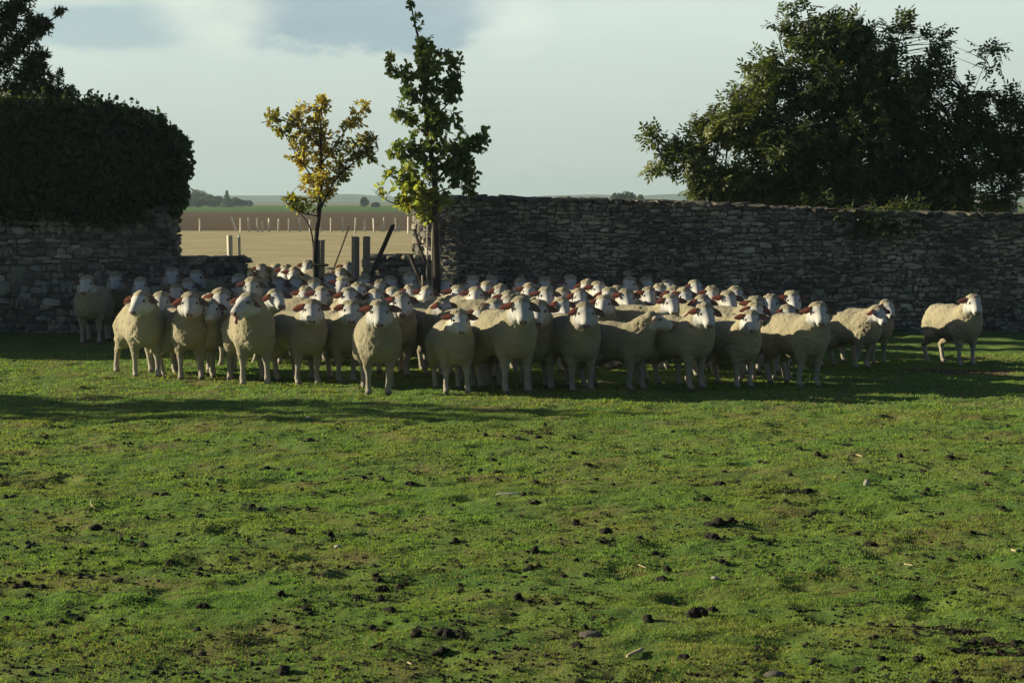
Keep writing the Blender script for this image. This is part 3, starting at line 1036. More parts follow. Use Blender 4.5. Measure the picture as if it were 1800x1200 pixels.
tag(root, "unseen hedge added beyond the left edge to shade the sheep there", "hedge")
cm, lm = MB(), MB()
mound(cm, lm, [(-8.3, 32.0, 1.7, 3.4, .8), (-10, 31.9, 1.2, 3.5, .9), (-12, 30.9, 0.2, 3.5, 1.5), (-14.5, 30.2, 0.0, 3.6, 1.9), (-18, 30.2, 0, 3.9, 2.0), (-22, 30.2, 0, 4.2, 2.0), (-23, 30.2, .5, 3.4, .8)], r, 12000, 0.17, 0.13, (0.035, 0.055, 0.02))
for nm, mb_, mt in (("shade_hedge_core", cm, M_DARKLEAF), ("shade_hedge_leaves", lm, M_DARKLEAF)):
    o = link(nm, mb_.mesh(nm, [mt]), root)
    o.location = (15, -32.6, 0)

# ---------------- bush beyond the left edge that throws the shade bands across the grass
r = np.random.default_rng(26)
root = empty("shrub", (-15.5, 22.25, 0))
tag(root, "wide round shrub standing in the pasture beyond the left edge", "shrub")
limbs = []
for k in range(7):
    a = r.uniform(0, 6.28)
    e = np.array([-15.5 + math.cos(a) * 0.6, 22.25 + math.sin(a) * 0.8, r.uniform(2.4, 3.6)])
    limbs.append((bez(np.array([-15.5, 22.25, -0.03]), np.array([-15.5, 22.25, 1.5]), e, 8), np.linspace(0.05, 0.015, 8)))
tips = np.array([-15.5, 22.25, 3.1]) + rnd_dir(190, r) * (r.random(190) ** (1 / 2.5))[:, None] * np.array([1.6, 1.2, 1.7])
tw = twigs(limbs, tips, r, 0.006)
mb = MB()
wood(mb, limbs + tw)
o = link("stems", mb.mesh("stems", [M_BARK]), root)
o.location = (15.5, -22.25, 0)
mb = MB()
spray_leaves(mb, tw, (14, 20), r, 0.13, 0.09, lambda P: leafcol(len(P), r, (0.05, 0.08, 0.025), 0.3), 'oval', 0.4)
o = link("leaves", mb.mesh("leaves", [M_LEAF]), root)
o.location = (15.5, -22.25, 0)

# ------------------------------------------------------------------ posts, props, stakes
def slab(mb, a, b, w0, w1, dpt, r, lean=0):
    """rough squared timber from a to b (world points)"""
    a, b = np.array(a, float), np.array(b, float)
    n = 7
    t = np.linspace(0, 1, n)
    P = a + (b - a) * t[:, None]
    P[:, 0] += 0.006 * np.sin(t * 5 + r.random() * 6)
    T = unit(b - a)
    A = unit(np.cross(T, np.array([0, 1.0, 0])))
    if np.linalg.norm(np.cross(T, np.array([0, 1.0, 0]))) < 0.05:
        A = np.array([1.0, 0, 0])
    B = np.cross(T, A)
    A, B = A * math.cos(lean) + B * math.sin(lean), B * math.cos(lean) - A * math.sin(lean)
    wd = np.linspace(w0, w1, n) / 2
    V = []
    for i in range(n):
        for (sa, sb) in ((-1, -1), (-.3, -1.15), (.3, -1.15), (1, -1), (1, 1), (.3, 1.1), (-.3, 1.1), (-1, 1)):
            V.append(P[i] + A * wd[i] * sa * (1 + r.normal(0, .05)) + B * dpt / 2 * sb * (1 + r.normal(0, .05)))
    V = np.array(V)
    V[-8:] += T * r.uniform(-0.02, 0.03, (8, 1))
    k = 8
    i = np.arange(n - 1)[:, None] * k
    j = np.arange(k)[None]
    F = np.stack([i + j, i + (j + 1) % k, i + k + (j + 1) % k, i + k + j], -1).reshape(-1, 4)
    mb.add(V, [F, np.array([list(range(k))[::-1]]), np.array([list(range((n - 1) * k, n * k))])])


def timber(name, label, cat, a, b, w0, w1, dpt, mat=None, group=None, seed=0, turn=0.75):
    r_ = np.random.default_rng(seed)
    a, b = np.array(a, float), np.array(b, float)
    mb = MB()
    slab(mb, np.zeros(3), b - a, w0, w1, dpt, r_, turn)
    o = link(name, mb.mesh(name, [mat or M_WOOD]), None, tuple(a))
    return tag(o, label, cat, group)


def gz(p):
    p = np.array(p)
    p[2] = -0.03
    return p


# gap timbers; base is hidden behind the flock, so the foot is dropped to the ground
def upright(px0, px1, pytop, Yd, label, seed, w_, lean=0.0, name="wooden_post", cat="post", mat=None):
    top = at(px1, pytop, Yd)
    foot = np.array([at(px0, 480, Yd)[0], Yd, -0.03])
    return timber(name, label, cat, foot, top, w_, w_ * 0.9, w_ * 0.8, mat, None, seed)


upright(564, 564, 423, 32.6, "grey wooden post right against the yellow oak", 1, 0.095)
upright(626, 625, 418, 31.9, "left one of the two tall grey posts at the right side of the gap", 2, 0.100)
upright(645, 645, 418, 31.9, "right one of the two tall grey posts, at the end of the low wall", 3, 0.095)
timber("pale_plank", "pale narrow plank standing up behind the left low wall", "plank", gz(at(403, 455, 33.5)), at(404, 415, 33.5), 0.085, 0.08, 0.05, M_STAKE, None, 4)
timber("pale_plank", "thin pale upright lath at the end of the left low wall", "plank", gz(at(421, 455, 33.5)), at(420.5, 415, 33.5), 0.035, 0.03, 0.03, M_STAKE, None, 5)
# cross-rail of the stake frame by the yellow oak
timber("wooden_rail", "short dark rail joining the yellow oak to its post", "rail", at(549, 466, 32.5), at(575, 466, 32.5), 0.03, 0.03, 0.03, M_BARK, None, 16)
timber("leaning_pole", "long dark pole leaning right beside the two tall posts", "pole", gz(at(604, 520, 31.2)), at(690, 397, 31.75), 0.055, 0.050, 0.05, M_BARK, None, 6)
timber("leaning_pole", "thin bare stick slanting up right of the yellow oak", "pole", gz(at(545, 470, 32.7)), at(613, 399, 32.7), 0.022, 0.016, 0.02, M_BARK, None, 7)
timber("leaning_pole", "stout short prop leaning against the green oak from the left", "pole", gz(at(789, 560, 29.3)), at(720, 449, 29.5), 0.050, 0.045, 0.045, M_BARK, None, 8)
timber("leaning_pole", "slim prop crossing behind the stout one beside the green oak", "pole", gz(at(790, 600, 29.7)), at(729, 405, 29.85), 0.034, 0.03, 0.03, M_BARK, None, 9)
timber("tree_stake", "pale stake strapped along the left of the green oak trunk", "stake", gz(at(748, 600, 29.45)), at(752, 398, 29.5), 0.022, 0.018, 0.02, M_WOOD, None, 10)
timber("tree_stake", "pale stake rising just before the green oak trunk", "stake", gz(at(758, 600, 29.4)), at(760.5, 402, 29.45), 0.020, 0.016, 0.02, M_WOOD, None, 11)
timber("tree_stake", "split pale stake low at the foot of the green oak", "stake", gz(at(752, 600, 29.25)), at(742, 486, 29.3), 0.026, 0.02, 0.02, M_WOOD, None, 12)

# thin field stakes along the edge of the ploughed land
r = np.random.default_rng(31)
mb = MB()
slab(mb, (0, 0, -0.1), (0, 0, 1.0), 0.105, 0.09, 0.09, r)
stake_me = mb.mesh("field_stake", [M_STAKE])
stk = [(351, 387, 410, 0), (423, 386, 410, 0), (437, 385, 411, 0), (453, 386, 411, 0), (461, 390, 411, 0), (473, 386, 411, 0), (490, 387, 411, 0), (508, 387, 411, 0), (527, 386, 411, 1), (545, 388, 411, 1), (582, 386, 411, 0), (603, 385, 412, 0),
       (624, 386, 413, 1), (641, 387, 412, 0), (658, 386, 411, 6), (670, 396, 411, 0), (675, 385, 411, 0), (687, 400, 411, 0), (695, 385, 412, 0), (701, 396, 412, 0), (718, 384, 414, 0), (563, 388, 411, 0)]
for i, (px, pt, pb, ln) in enumerate(stk):
    Yk = 130.0 if pb < 413 else 124.0
    o = link("field_stake", stake_me, None, (at(px, 400, Yk)[0], Yk, 0.06))
    h = (at(px, pt, Yk)[2] - 0.06) * 1.10
    o.scale = (1, 1, h)
    o.rotation_euler = (0, math.radians(ln + r.normal(0, 1.2)), r.uniform(0, 3))
    tag(o, "thin pale stake in the row along the ploughed field", "stake", "thin stakes along the ploughed field")
o = link("field_stake", stake_me, None, (at(415, 400, 131)[0], 131, 0.06))
o.rotation_euler = (0, math.radians(-16), 0)
o.scale = (1.5, 1.5, 0.95)
tag(o, "crooked pale stake leaning left near the start of the stake row", "stake")
# ------------------------------------------------------------------ sheep
class Field:
    def __init__(s, lo, hi, h):
        s.h = h
        s.lo = np.array(lo, float)
        n = np.ceil((np.array(hi) - s.lo) / h).astype(int) + 1
        s.ax = [s.lo[i] + h * np.arange(n[i]) for i in range(3)]
        s.F = np.full(tuple(n), 1.0)

    def add(s, fn, lo, hi, k):
        lo, hi = np.array(lo) - k - 2 * s.h, np.array(hi) + k + 2 * s.h
        sl = []
        for i in range(3):
            a = max(0, int((lo[i] - s.lo[i]) / s.h))
            b = min(len(s.ax[i]), int((hi[i] - s.lo[i]) / s.h) + 2)
            sl.append(slice(a, b))
        x = s.ax[0][sl[0]][:, None, None]
        y = s.ax[1][sl[1]][None, :, None]
        z = s.ax[2][sl[2]][None, None, :]
        d = fn(x, y, z)
        a = s.F[tuple(sl)]
        hh = np.clip(0.5 + 0.5 * (a - d) / k, 0, 1)
        s.F[tuple(sl)] = a * (1 - hh) + d * hh - k * hh * (1 - hh)

    def cone(s, a, b, r1, r2, k=0.03):
        a, b = np.array(a, float), np.array(b, float)
        ba = b - a
        L2 = ba @ ba

        def fn(x, y, z):
            h = np.clip(((x - a[0]) * ba[0] + (y - a[1]) * ba[1] + (z - a[2]) * ba[2]) / L2, 0, 1)
            return np.sqrt((x - a[0] - h * ba[0]) ** 2 + (y - a[1] - h * ba[1]) ** 2 + (z - a[2] - h * ba[2]) ** 2) - (r1 + (r2 - r1) * h)
        R = max(r1, r2)
        s.add(fn, np.minimum(a, b) - R, np.maximum(a, b) + R, k)

    def ell(s, c, rad, k=0.04, M=None):
        c, rad = np.array(c, float), np.array(rad, float)
        M = np.eye(3) if M is None else M      # rows: local axes

        def fn(x, y, z):
            X, Y_, Z_ = x - c[0], y - c[1], z - c[2]
            u = (X * M[0, 0] + Y_ * M[0, 1] + Z_ * M[0, 2])
            v_ = (X * M[1, 0] + Y_ * M[1, 1] + Z_ * M[1, 2])
            w_ = (X * M[2, 0] + Y_ * M[2, 1] + Z_ * M[2, 2])
            k0 = np.sqrt((u / rad[0]) ** 2 + (v_ / rad[1]) ** 2 + (w_ / rad[2]) ** 2)
            k1 = np.sqrt((u / rad[0] ** 2) ** 2 + (v_ / rad[1] ** 2) ** 2 + (w_ / rad[2] ** 2) ** 2)
            return k0 * (k0 - 1) / np.maximum(k1, 1e-6)
        R = np.max(rad)
        s.add(fn, c - R, c + R, k)

    def surface(s):
        F = s.F
        n = np.array(F.shape)
        acc = np.zeros(tuple(n - 1) + (3,))
        cnt = np.zeros(tuple(n - 1))
        ins = F < 0
        I = np.indices(F.shape).astype(float)
        for ax in range(3):
            a = [slice(None)] * 3
            b = [slice(None)] * 3
            a[ax], b[ax] = slice(0, -1), slice(1, None)
            fa, fb = F[tuple(a)], F[tuple(b)]
            cr = (ins[tuple(a)] != ins[tuple(b)])
            loc = np.argwhere(cr)
            t = (fa[cr] / (fa[cr] - fb[cr]))
            P = loc.astype(float)
            P[:, ax] += t
            o = [i for i in range(3) if i != ax]
            for d0 in (0, 1):
                for d1 in (0, 1):
                    c = loc.copy()
                    c[:, o[0]] -= d0
                    c[:, o[1]] -= d1
                    ok = np.all((c >= 0) & (c < n - 1), axis=1)
                    cc = c[ok]
                    np.add.at(cnt, (cc[:, 0], cc[:, 1], cc[:, 2]), 1)
                    np.add.at(acc, (cc[:, 0], cc[:, 1], cc[:, 2]), P[ok])
        act = cnt > 0
        idx = -np.ones(cnt.shape, dtype=int)
        idx[act] = np.arange(act.sum())
        V = acc[act] / cnt[act][:, None] * s.h + s.lo
        Q = []
        for ax in range(3):
            a = [slice(None)] * 3
            b = [slice(None)] * 3
            a[ax], b[ax] = slice(0, -1), slice(1, None)
            cr = (ins[tuple(a)] != ins[tuple(b)])
            loc = np.argwhere(cr)
            o1, o2 = (ax + 1) % 3, (ax + 2) % 3
            ok = (loc[:, o1] > 0) & (loc[:, o2] > 0) & (loc[:, o1] < n[o1] - 1) & (loc[:, o2] < n[o2] - 1)
            loc = loc[ok]
            e1, e2 = np.zeros(3, int), np.zeros(3, int)
            e1[o1], e2[o2] = 1, 1
            g = lambda c: idx[c[:, 0], c[:, 1], c[:, 2]]
            q = np.stack([g(loc - e1 - e2), g(loc - e2), g(loc), g(loc - e1)], -1)
            flip = ~ins[loc[:, 0], loc[:, 1], loc[:, 2]]
            q[flip] = q[flip][:, ::-1]
            Q.append(q)
        return V, np.concatenate(Q)

    def val(s, p):
        i = [(p[k] - s.lo[k]) / s.h for k in range(3)]
        i0 = [int(v) for v in i]
        f = [i[k] - i0[k] for k in range(3)]
        out = 0
        for dx in (0, 1):
            for dy in (0, 1):
                for dz in (0, 1):
                    out += (f[0] if dx else 1 - f[0]) * (f[1] if dy else 1 - f[1]) * (f[2] if dz else 1 - f[2]) * s.F[i0[0] + dx, i0[1] + dy, i0[2] + dz]
        return out


def vert_normals(V, F):
    a, b, c, d = (V[F[:, i]] for i in range(4))
    fn = np.cross(c - a, d - b)
    N = np.zeros_like(V)
    for i in range(4):
        np.add.at(N, F[:, i], fn)
    return unit(N)


# wool: fine curl bump scaled by woolness (attribute alpha)
m, nt, bs = material("sheep_coat")
col, alp = attr_col(nt)
oc = nt.new('ShaderNodeTexCoord').outputs['Object']
oi = nt.new('ShaderNodeObjectInfo')
n = nt.noise(oc, 7.0, 6, 0.65)
n3 = nt.noise(oc, 60.0, 4, 0.6)
f = nt.m('ADD', 0.78, nt.m('MULTIPLY', n, 0.28))
f = nt.m('ADD', f, nt.m('MULTIPLY', n3, 0.14))
f = nt.m('MULTIPLY', f, nt.m('ADD', 0.84, nt.m('MULTIPLY', oi.outputs['Random'], 0.30)))
g = nt.new('ShaderNodeCombineColor')
for i in range(3):
    nt.l.new(f, g.inputs[i])
cc = nt.mix(1.0, col, g.outputs[0], 'MULTIPLY')
# grubby patches in the fleece, different on each animal
av = nt.new('ShaderNodeVectorMath', operation='ADD')
nt.l.new(oc, av.inputs[0])
cb = nt.new('ShaderNodeCombineXYZ')
nt.l.new(nt.m('MULTIPLY', oi.outputs['Random'], 37.0), cb.inputs[0])
nt.l.new(cb.outputs[0], av.inputs[1])
pt = nt.ramp(nt.noise(av.outputs[0], 3.2, 5, 0.6), 0.55, 0.75)
cc = nt.mix(nt.m('MULTIPLY', nt.m('MULTIPLY', pt, alp), 0.5), cc, (0.19, 0.15, 0.09))
nt.l.new(cc, bs.inputs['Base Color'])
bs.inputs['Roughness'].default_value = 0.95
bs.inputs['Specular IOR Level'].default_value = 0.08
bs.inputs['Sheen Weight'].default_value = 0.15
bs.inputs['Sheen Roughness'].default_value = 0.6
b = nt.new('ShaderNodeBump')
nt.l.new(nt.m('MULTIPLY', alp, 0.95), b.inputs['Strength'])
b.inputs['Distance'].default_value = 0.016
nt.l.new(nt.m('ADD', nt.noise(oc, 70.0, 3, 0.6), nt.noise(oc, 26.0, 3, 0.6)), b.inputs['Height'])
nt.l.new(b.outputs[0], bs.inputs['Normal'])
M_SHEEP = m

m, nt, bs = material("sheep_ear")
col, alp = attr_col(nt)
nt.l.new(col, bs.inputs['Base Color'])
bs.inputs['Roughness'].default_value = 0.7
bs.inputs['Specular IOR Level'].default_value = 0.1
tr = nt.new('ShaderNodeBsdfTranslucent')
tr.inputs[0].default_value = (0.92, 0.47, 0.39, 1)
mx = nt.new('ShaderNodeMixShader')
mx.inputs[0].default_value = 0.30
nt.l.new(bs.outputs[0], mx.inputs[1])
nt.l.new(tr.outputs[0], mx.inputs[2])
nt.l.new(mx.outputs[0], nt.n['Material Output'].inputs[0])
M_EAR = m
m, nt, bs = material("sheep_eye")
bs.inputs['Base Color'].default_value = (0.018, 0.012, 0.008, 1)
bs.inputs['Roughness'].default_value = 0.15
M_EYE = m
m, nt, bs = material("sheep_tongue")
bs.inputs['Base Color'].default_value = (0.42, 0.17, 0.15, 1)
bs.inputs['Roughness'].default_value = 0.4
M_TONGUE = m


def rotz(v, a):
    c, s_ = math.cos(a), math.sin(a)
    return np.array([v[0] * c - v[1] * s_, v[0] * s_ + v[1] * c, v[2]])


def make_sheep(seed, head=0.0, pitch=52.0, h=0.013, stance='stand', fat=1.0, mouth='shut', lower=0.0, roll=0.0):
    """sheep facing -Y, hooves on z=0; head = turn in degrees (+ towards +X). returns dict with meshes and head-top point"""
    r = np.random.default_rng(seed)
    F = Field((-0.46, -0.98, -0.03), (0.46, 0.72, 1.12), h)
    fw = 0.94 * fat
    # trunk
    F.ell((0, 0.05, 0.575), (0.250 * fw, 0.40, 0.235), 0.05)
    F.ell((0, -0.25, 0.565), (0.225 * fw, 0.22, 0.240), 0.06)
    F.ell((0, 0.30, 0.590), (0.215 * fw, 0.20, 0.215), 0.06)
    F.ell((0, -0.36, 0.545), (0.150, 0.13, 0.170), 0.06)
    # neck
    ha = math.radians(head)
    fwd = rotz(np.array([0, -1.0, 0]), ha)
    half = rotz(np.array([0, -1.0, 0]), ha * 0.5)
    nb = np.array([0, -0.30, 0.63])
    skull = nb + half * 0.13 + np.array([0, 0, 0.245 - lower]) + fwd * 0.07
    F.cone(nb, nb + half * 0.09 + np.array([0, 0, 0.13 - lower * 0.4]), 0.185, 0.142, 0.07)
    F.cone(nb + half * 0.08 + np.array([0, 0, 0.12 - lower * 0.4]), skull - fwd * 0.035 - np.array([0, 0, 0.03]), 0.137, 0.100, 0.06)
    # head frame
    p = math.radians(pitch - 13)
    V_ = fwd * math.cos(p) + np.array([0, 0, -math.sin(p)])
    U_ = rotz(np.array([1.0, 0, 0]), ha)
    rl = math.radians(roll)
    W_ = np.cross(U_, V_)
    if W_[2] < 0:
        W_ = -W_
    U_, W_ = U_ * math.cos(rl) + W_ * math.sin(rl), W_ * math.cos(rl) - U_ * math.sin(rl)
    M = np.array([U_, V_, W_])
    K = 1.11
    H = lambda u, v, w_: skull + K * (u * U_ + v * V_ + w_ * W_)
    kv = lambda *t: tuple(K * q for q in t)
    F.ell(H(0, 0.0, -0.008), kv(0.080, 0.090, 0.068), 0.035, M)
    F.ell(H(0, -0.036, -0.004), kv(0.090, 0.062, 0.066), 0.03, M)       # wool cap
    for s_ in (-1, 1):
        F.ell(H(s_ * 0.042, 0.055, -0.034), kv(0.042, 0.075, 0.054), 0.025, M)   # cheeks
        F.ell(H(s_ * 0.056, 0.045, 0.024), kv(0.020, 0.032, 0.018), 0.02, M)    # brow
    F.cone(H(0, 0.04, 0.002), H(0, 0.170, 0.000), 0.064 * K, 0.047 * K, 0.03)
    F.ell(H(0, 0.192, -0.006), kv(0.050, 0.034, 0.036), 0.02, M)
    jaw = {'shut': -0.042, 'open': -0.070, 'part': -0.052}[mouth]
    F.cone(H(0, 0.02, -0.055), H(0, 0.160, jaw), 0.048 * K, 0.028 * K, 0.02)
    F.ell(H(0, 0.172, jaw - 0.004), kv(0.034, 0.022, 0.020), 0.012, M)
    # legs
    feet = []
    st = {'stand': 0.035, 'wide': 0.07, 'walk': 0.12}[stance]
    for s_ in (-1, 1):
        fy = -0.27 + r.uniform(-st, st)
        fx = s_ * (0.105 + r.uniform(-0.02, 0.03))
        sh = np.array([s_ * 0.12, -0.25, 0.46])
        kn = np.array([s_ * 0.115 + (fx - s_ * .115) * .5, -0.275 + (fy + 0.27) * 0.4, 0.27])
        fe = np.array([fx, fy, 0.085])
        F.cone(sh, kn, 0.092, 0.043, 0.05)
        F.cone(kn, kn + (fe - kn) * 0.25, 0.037, 0.031, 0.02)
        F.cone(kn + (fe - kn) * 0.15, fe, 0.029, 0.026, 0.015)
        F.cone(fe, fe + np.array([0, -0.022, -0.045]), 0.029, 0.030, 0.015)
        F.cone(fe + np.array([0, -0.024, -0.050]), fe + np.array([0, -0.034, -0.060]), 0.033, 0.036, 0.008)
        # hind
        by = 0.375 + r.uniform(-st, st) * 1.2
        if stance == 'wide' and s_ == -1:
            by += 0.10
        bx = s_ * (0.12 + r.uniform(-0.02, 0.03)) * (1.5 if stance == 'wide' else 1.0)
        hip = np.array([s_ * 0.125, 0.275, 0.52])
        stf = np.array([s_ * 0.150, 0.225, 0.40])
        hk = np.array([s_ * 0.14 * 0.5 + bx * 0.5, by + 0.035, 0.255])
        fe = np.array([bx, by - 0.015, 0.085])
        F.cone(hip, stf, 0.140, 0.100, 0.06)
        F.cone(stf, hk, 0.086, 0.036, 0.05)
        F.cone(hk, fe, 0.034, 0.027, 0.015)
        F.cone(fe, fe + np.array([0, -0.022, -0.045]), 0.029, 0.030, 0.015)
        F.cone(fe + np.array([0, -0.024, -0.050]), fe + np.array([0, -0.034, -0.060]), 0.033, 0.036, 0.008)
    # tail
    F.cone((0, 0.475, 0.66), (0, 0.53, 0.50), 0.038, 0.028, 0.03)
    V, Q = F.surface()
    # flatten soles
    V[:, 2] = np.maximum(V[:, 2], -0.004)
    N = vert_normals(V, Q)
    # head-local coords
    D = V - skull
    u, v, w_ = D @ U_ / K, D @ V_ / K, D @ W_ / K
    inhead = (np.linalg.norm(D, axis=1) < 0.33) & (D[:, 2] > -0.26)
    face = np.clip((v - 0.004 + 0.25 * np.clip(-w_, 0, 1) - np.clip(0.05 - np.abs(u), 0, 1) * 0.55) / 0.022, 0, 1) * inhead * np.clip((0.13 - np.abs(u)) / 0.02, 0, 1) * np.clip((w_ + 0.125) / 0.03, 0, 1)
    z = V[:, 2]
    isleg = (z < 0.40)
    front = V[:, 1] < 0.05
    bare = np.clip((np.where(front, 0.275, 0.245) - z) / 0.03, 0, 1) * isleg
    wool = (1 - face) * (1 - bare)
    nz_ = vnoise(V * 18.0 + seed, 3) - 0.5
    nz2 = vnoise(V * np.array([42.0, 42.0, 30.0]) + seed, 4) - 0.5
    crease = np.abs(vnoise(V * np.array([9.0, 9.0, 16.0]) + seed * 3, 5) - 0.5) * 2
    cm_ = np.clip(1 - np.abs((V[:, 1] + 0.38) / 0.16), 0, 1) * wool
    V = V + N * (wool * (nz_ * 0.014 + nz2 * 0.011) - cm_ * (np.clip(0.25 - crease, 0, 1) * 0.045))[:, None]
    # colours
    big = vnoise(V * 4.0 + seed, 6)[:, None]
    cw = np.array([0.345, 0.300, 0.185]) * (0.93 + 0.12 * big)
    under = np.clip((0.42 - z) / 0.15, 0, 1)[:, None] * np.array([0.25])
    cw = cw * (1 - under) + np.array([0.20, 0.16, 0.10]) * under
    cf = np.array([0.48, 0.47, 0.43]) * np.ones((len(V), 1))
    cl = np.array([0.34, 0.30, 0.235]) * (0.85 + 0.25 * vnoise(V * 14.0, 9)[:, None])
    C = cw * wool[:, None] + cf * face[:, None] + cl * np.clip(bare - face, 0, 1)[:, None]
    C = C / np.maximum((wool + face + np.clip(bare - face, 0, 1)), 1e-3)[:, None]
    # eye sockets, nose, nostrils, mouth, hooves
    def blot(pu, pv, pw, ru, rv, rw, col_, amt=1.0, both=True):
        a_ = np.abs(u) if both else u
        d = ((a_ - pu) / ru) ** 2 + ((v - pv) / rv) ** 2 + ((w_ - pw) / rw) ** 2
        k = np.clip(1.5 - d * 1.2, 0, 1)[:, None] * amt * (inhead[:, None])
        return k, np.array(col_)
    for args in ((0.066, 0.050, 0.016, 0.026, 0.032, 0.022, (0.22, 0.17, 0.13), 0.6),
                 (0.0, 0.222, 0.000, 0.034, 0.034, 0.030, (0.33, 0.18, 0.15), 0.9),
                 (0.022, 0.218, 0.006, 0.014, 0.022, 0.012, (0.035, 0.02, 0.018), 1.0),
                 (0.0, 0.205, -0.038, 0.046, 0.044, 0.011, (0.07, 0.035, 0.03), 0.95)):
        k, c_ = blot(*args)
        C = C * (1 - k) + c_ * k
    hf = np.clip((0.036 - z) / 0.008, 0, 1)[:, None]
    C = C * (1 - hf) + np.array([0.16, 0.13, 0.095]) * hf
    C = np.concatenate([C, (wool * 0.9 + 0.1)[:, None]], 1)
    mb = MB()
    mb.add(V, Q, C, 0, True)
    # ears : cupped leaves, closed surface
    for s_ in (-1, 1):
        droop = r.uniform(0.02, 0.50) + (0.12 if s_ > 0 else 0)
        base = H(s_ * 0.070, -0.012, 0.012)
        out = unit(U_ * s_ + np.array([0, 0, 1.0]) * (-droop) + fwd * r.uniform(-0.10, 0.25))
        twist = r.uniform(-0.25, 0.35)
        nrm_ = unit(fwd + np.array([0, 0, -0.25 + twist * 0.5]) - out * (fwd @ out))
        up = unit(np.cross(nrm_, out))
        if up[2] < 0:
            up = -up
        nu, nv = 9, 7
        tt = np.linspace(0, 1, nu)
        wprof = np.interp(tt, [0, 0.12, 0.35, 0.6, 0.85, 1.0], [0.020, 0.027, 0.036, 0.036, 0.020, 0.003])
        L_ = 0.152 * r.uniform(0.92, 1.1)
        gridF, gridB = [], []
        for i_, t_ in enumerate(tt):
            for j_, q in enumerate(np.linspace(-1, 1, nv)):
                cup = (q * q - 0.45) * wprof[i_] * 0.85
                pt_ = base + out * (t_ * L_ - 0.012) + up * (q * wprof[i_] - t_ * t_ * 0.012) + nrm_ * cup + nrm_ * 0.012 * math.sin(t_ * 3)
                gridF.append(pt_)
                gridB.append(pt_ - nrm_ * 0.005 * (1.3 - abs(q)))
        gi = np.array(gridF + gridB)
        KE = nu * nv
        fc = []
        for i_ in range(nu - 1):
            for j_ in range(nv - 1):
                a = i_ * nv + j_
                fc.append([a, a + 1, a + nv + 1, a + nv])
                fc.append([KE + a, KE + a + nv, KE + a + nv + 1, KE + a + 1])
            a0, a1 = i_ * nv, (i_ + 1) * nv
            fc.append([a0, a1, KE + a1, KE + a0])
            e0, e1 = i_ * nv + nv - 1, (i_ + 1) * nv + nv - 1
            fc.append([e0, KE + e0, KE + e1, e1])
        for j_ in range(nv - 1):
            a = (nu - 1) * nv + j_
            fc.append([a, a + 1, KE + a + 1, KE + a])
        cE = np.concatenate([np.tile(np.array([0.145, 0.150, 0.135]), (KE, 1)), np.tile(np.array([0.45, 0.40, 0.32]), (KE, 1))])
        mb.add(gi, np.array(fc), cE, 1, True)
    body = mb.mesh("body", [M_SHEEP, M_EAR])
    # eyes
    eyes = []
    for s_ in (-1, 1):
        dr = unit(U_ * s_ + 0.42 * V_ + 0.22 * W_)
        o = H(0, 0.040, 0.012)
        t_ = 0.02
        while t_ < 0.12 and F.val(o + dr * t_) < 0:
            t_ += 0.002
        c_ = o + dr * (t_ - 0.006)
        th = np.linspace(0, math.pi, 7)
        ph = np.arange(8) * math.pi / 4
        E = np.array([[0, 0, 1.0]] + [[math.sin(a) * math.cos(b_), math.sin(a) * math.sin(b_), math.cos(a)] for a in th[1:-1] for b_ in ph] + [[0, 0, -1.0]])
        E = (E * np.array([0.6, 1.0, 0.8]) * 0.0180) @ np.array([dr, unit(V_ - dr * (V_ @ dr)), unit(np.cross(dr, V_))])
        Fq = [[1 + i_ * 8 + j_, 1 + (i_ + 1) * 8 + j_, 1 + (i_ + 1) * 8 + (j_ + 1) % 8, 1 + i_ * 8 + (j_ + 1) % 8] for i_ in range(4) for j_ in range(8)]
        Ft = [[0, 1 + j_, 1 + (j_ + 1) % 8] for j_ in range(8)] + [[len(E) - 1, 33 + (j_ + 1) % 8, 33 + j_] for j_ in range(8)]
        eyes.append((mesh_np("eye", E, [np.array(Fq), np.array(Ft)], M_EYE, smooth=True), c_))
    tongue = None
    if mouth == 'open':
        P = np.array([H(0, 0.15, -0.048), H(0, 0.205, -0.050), H(0.004, 0.232, -0.066), H(0.006, 0.240, -0.095)])
        t_ = np.linspace(0, 3, 10)
        P = np.stack([np.interp(t_, range(4), P[:, i_]) for i_ in range(3)], -1)
        Vt, Ft = tube(P, np.interp(t_, [0, 1, 2.4, 3], [0.016, 0.018, 0.019, 0.008]), 8)
        tongue = mesh_np("tongue", Vt, Ft, M_TONGUE, smooth=True)
    top = np.array([0, 0, V[(np.linalg.norm(D, axis=1) < 0.2), 2].max()]) * np.array([0, 0, 1]) + skull * np.array([1, 1, 0])
    return dict(body=body, eyes=eyes, tongue=tongue, top=top)


def place_sheep(var, px, py, feet, yaw, label, scale=None, dmax=None):
    th = math.radians(yaw)
    if feet is not None:
        Yh = at_z(px, feet, 0)[1] - 0.08
    else:
        s0 = scale or 0.985
        Yh = at_z(px, py, var['top'][2] * s0)[1]
        if dmax and Yh > dmax:
            Yh = dmax
    P = at(px, py, Yh)
    s = P[2] / var['top'][2]
    if feet is None and scale is None:
        s = min(s, 1.12)
    t_ = rotz(var['top'] * s, th)
    loc = P - t_
    root = empty("sheep", (loc[0], loc[1], 0.0), th)
    gz_ = ground_h(np.array([loc[0]]), np.array([loc[1]]))[0]
    root.location.z = gz_ - 0.003
    root.scale = (s, s, s)
    tag(root, label, "sheep", "sheep of the flock massed before the wall")
    link("body", var['body'], root)
    for me_, c_ in var['eyes']:
        link("eye", me_, root, tuple(c_))
    if var['tongue']:
        link("tongue", var['tongue'], root)
    return root, s, Yh


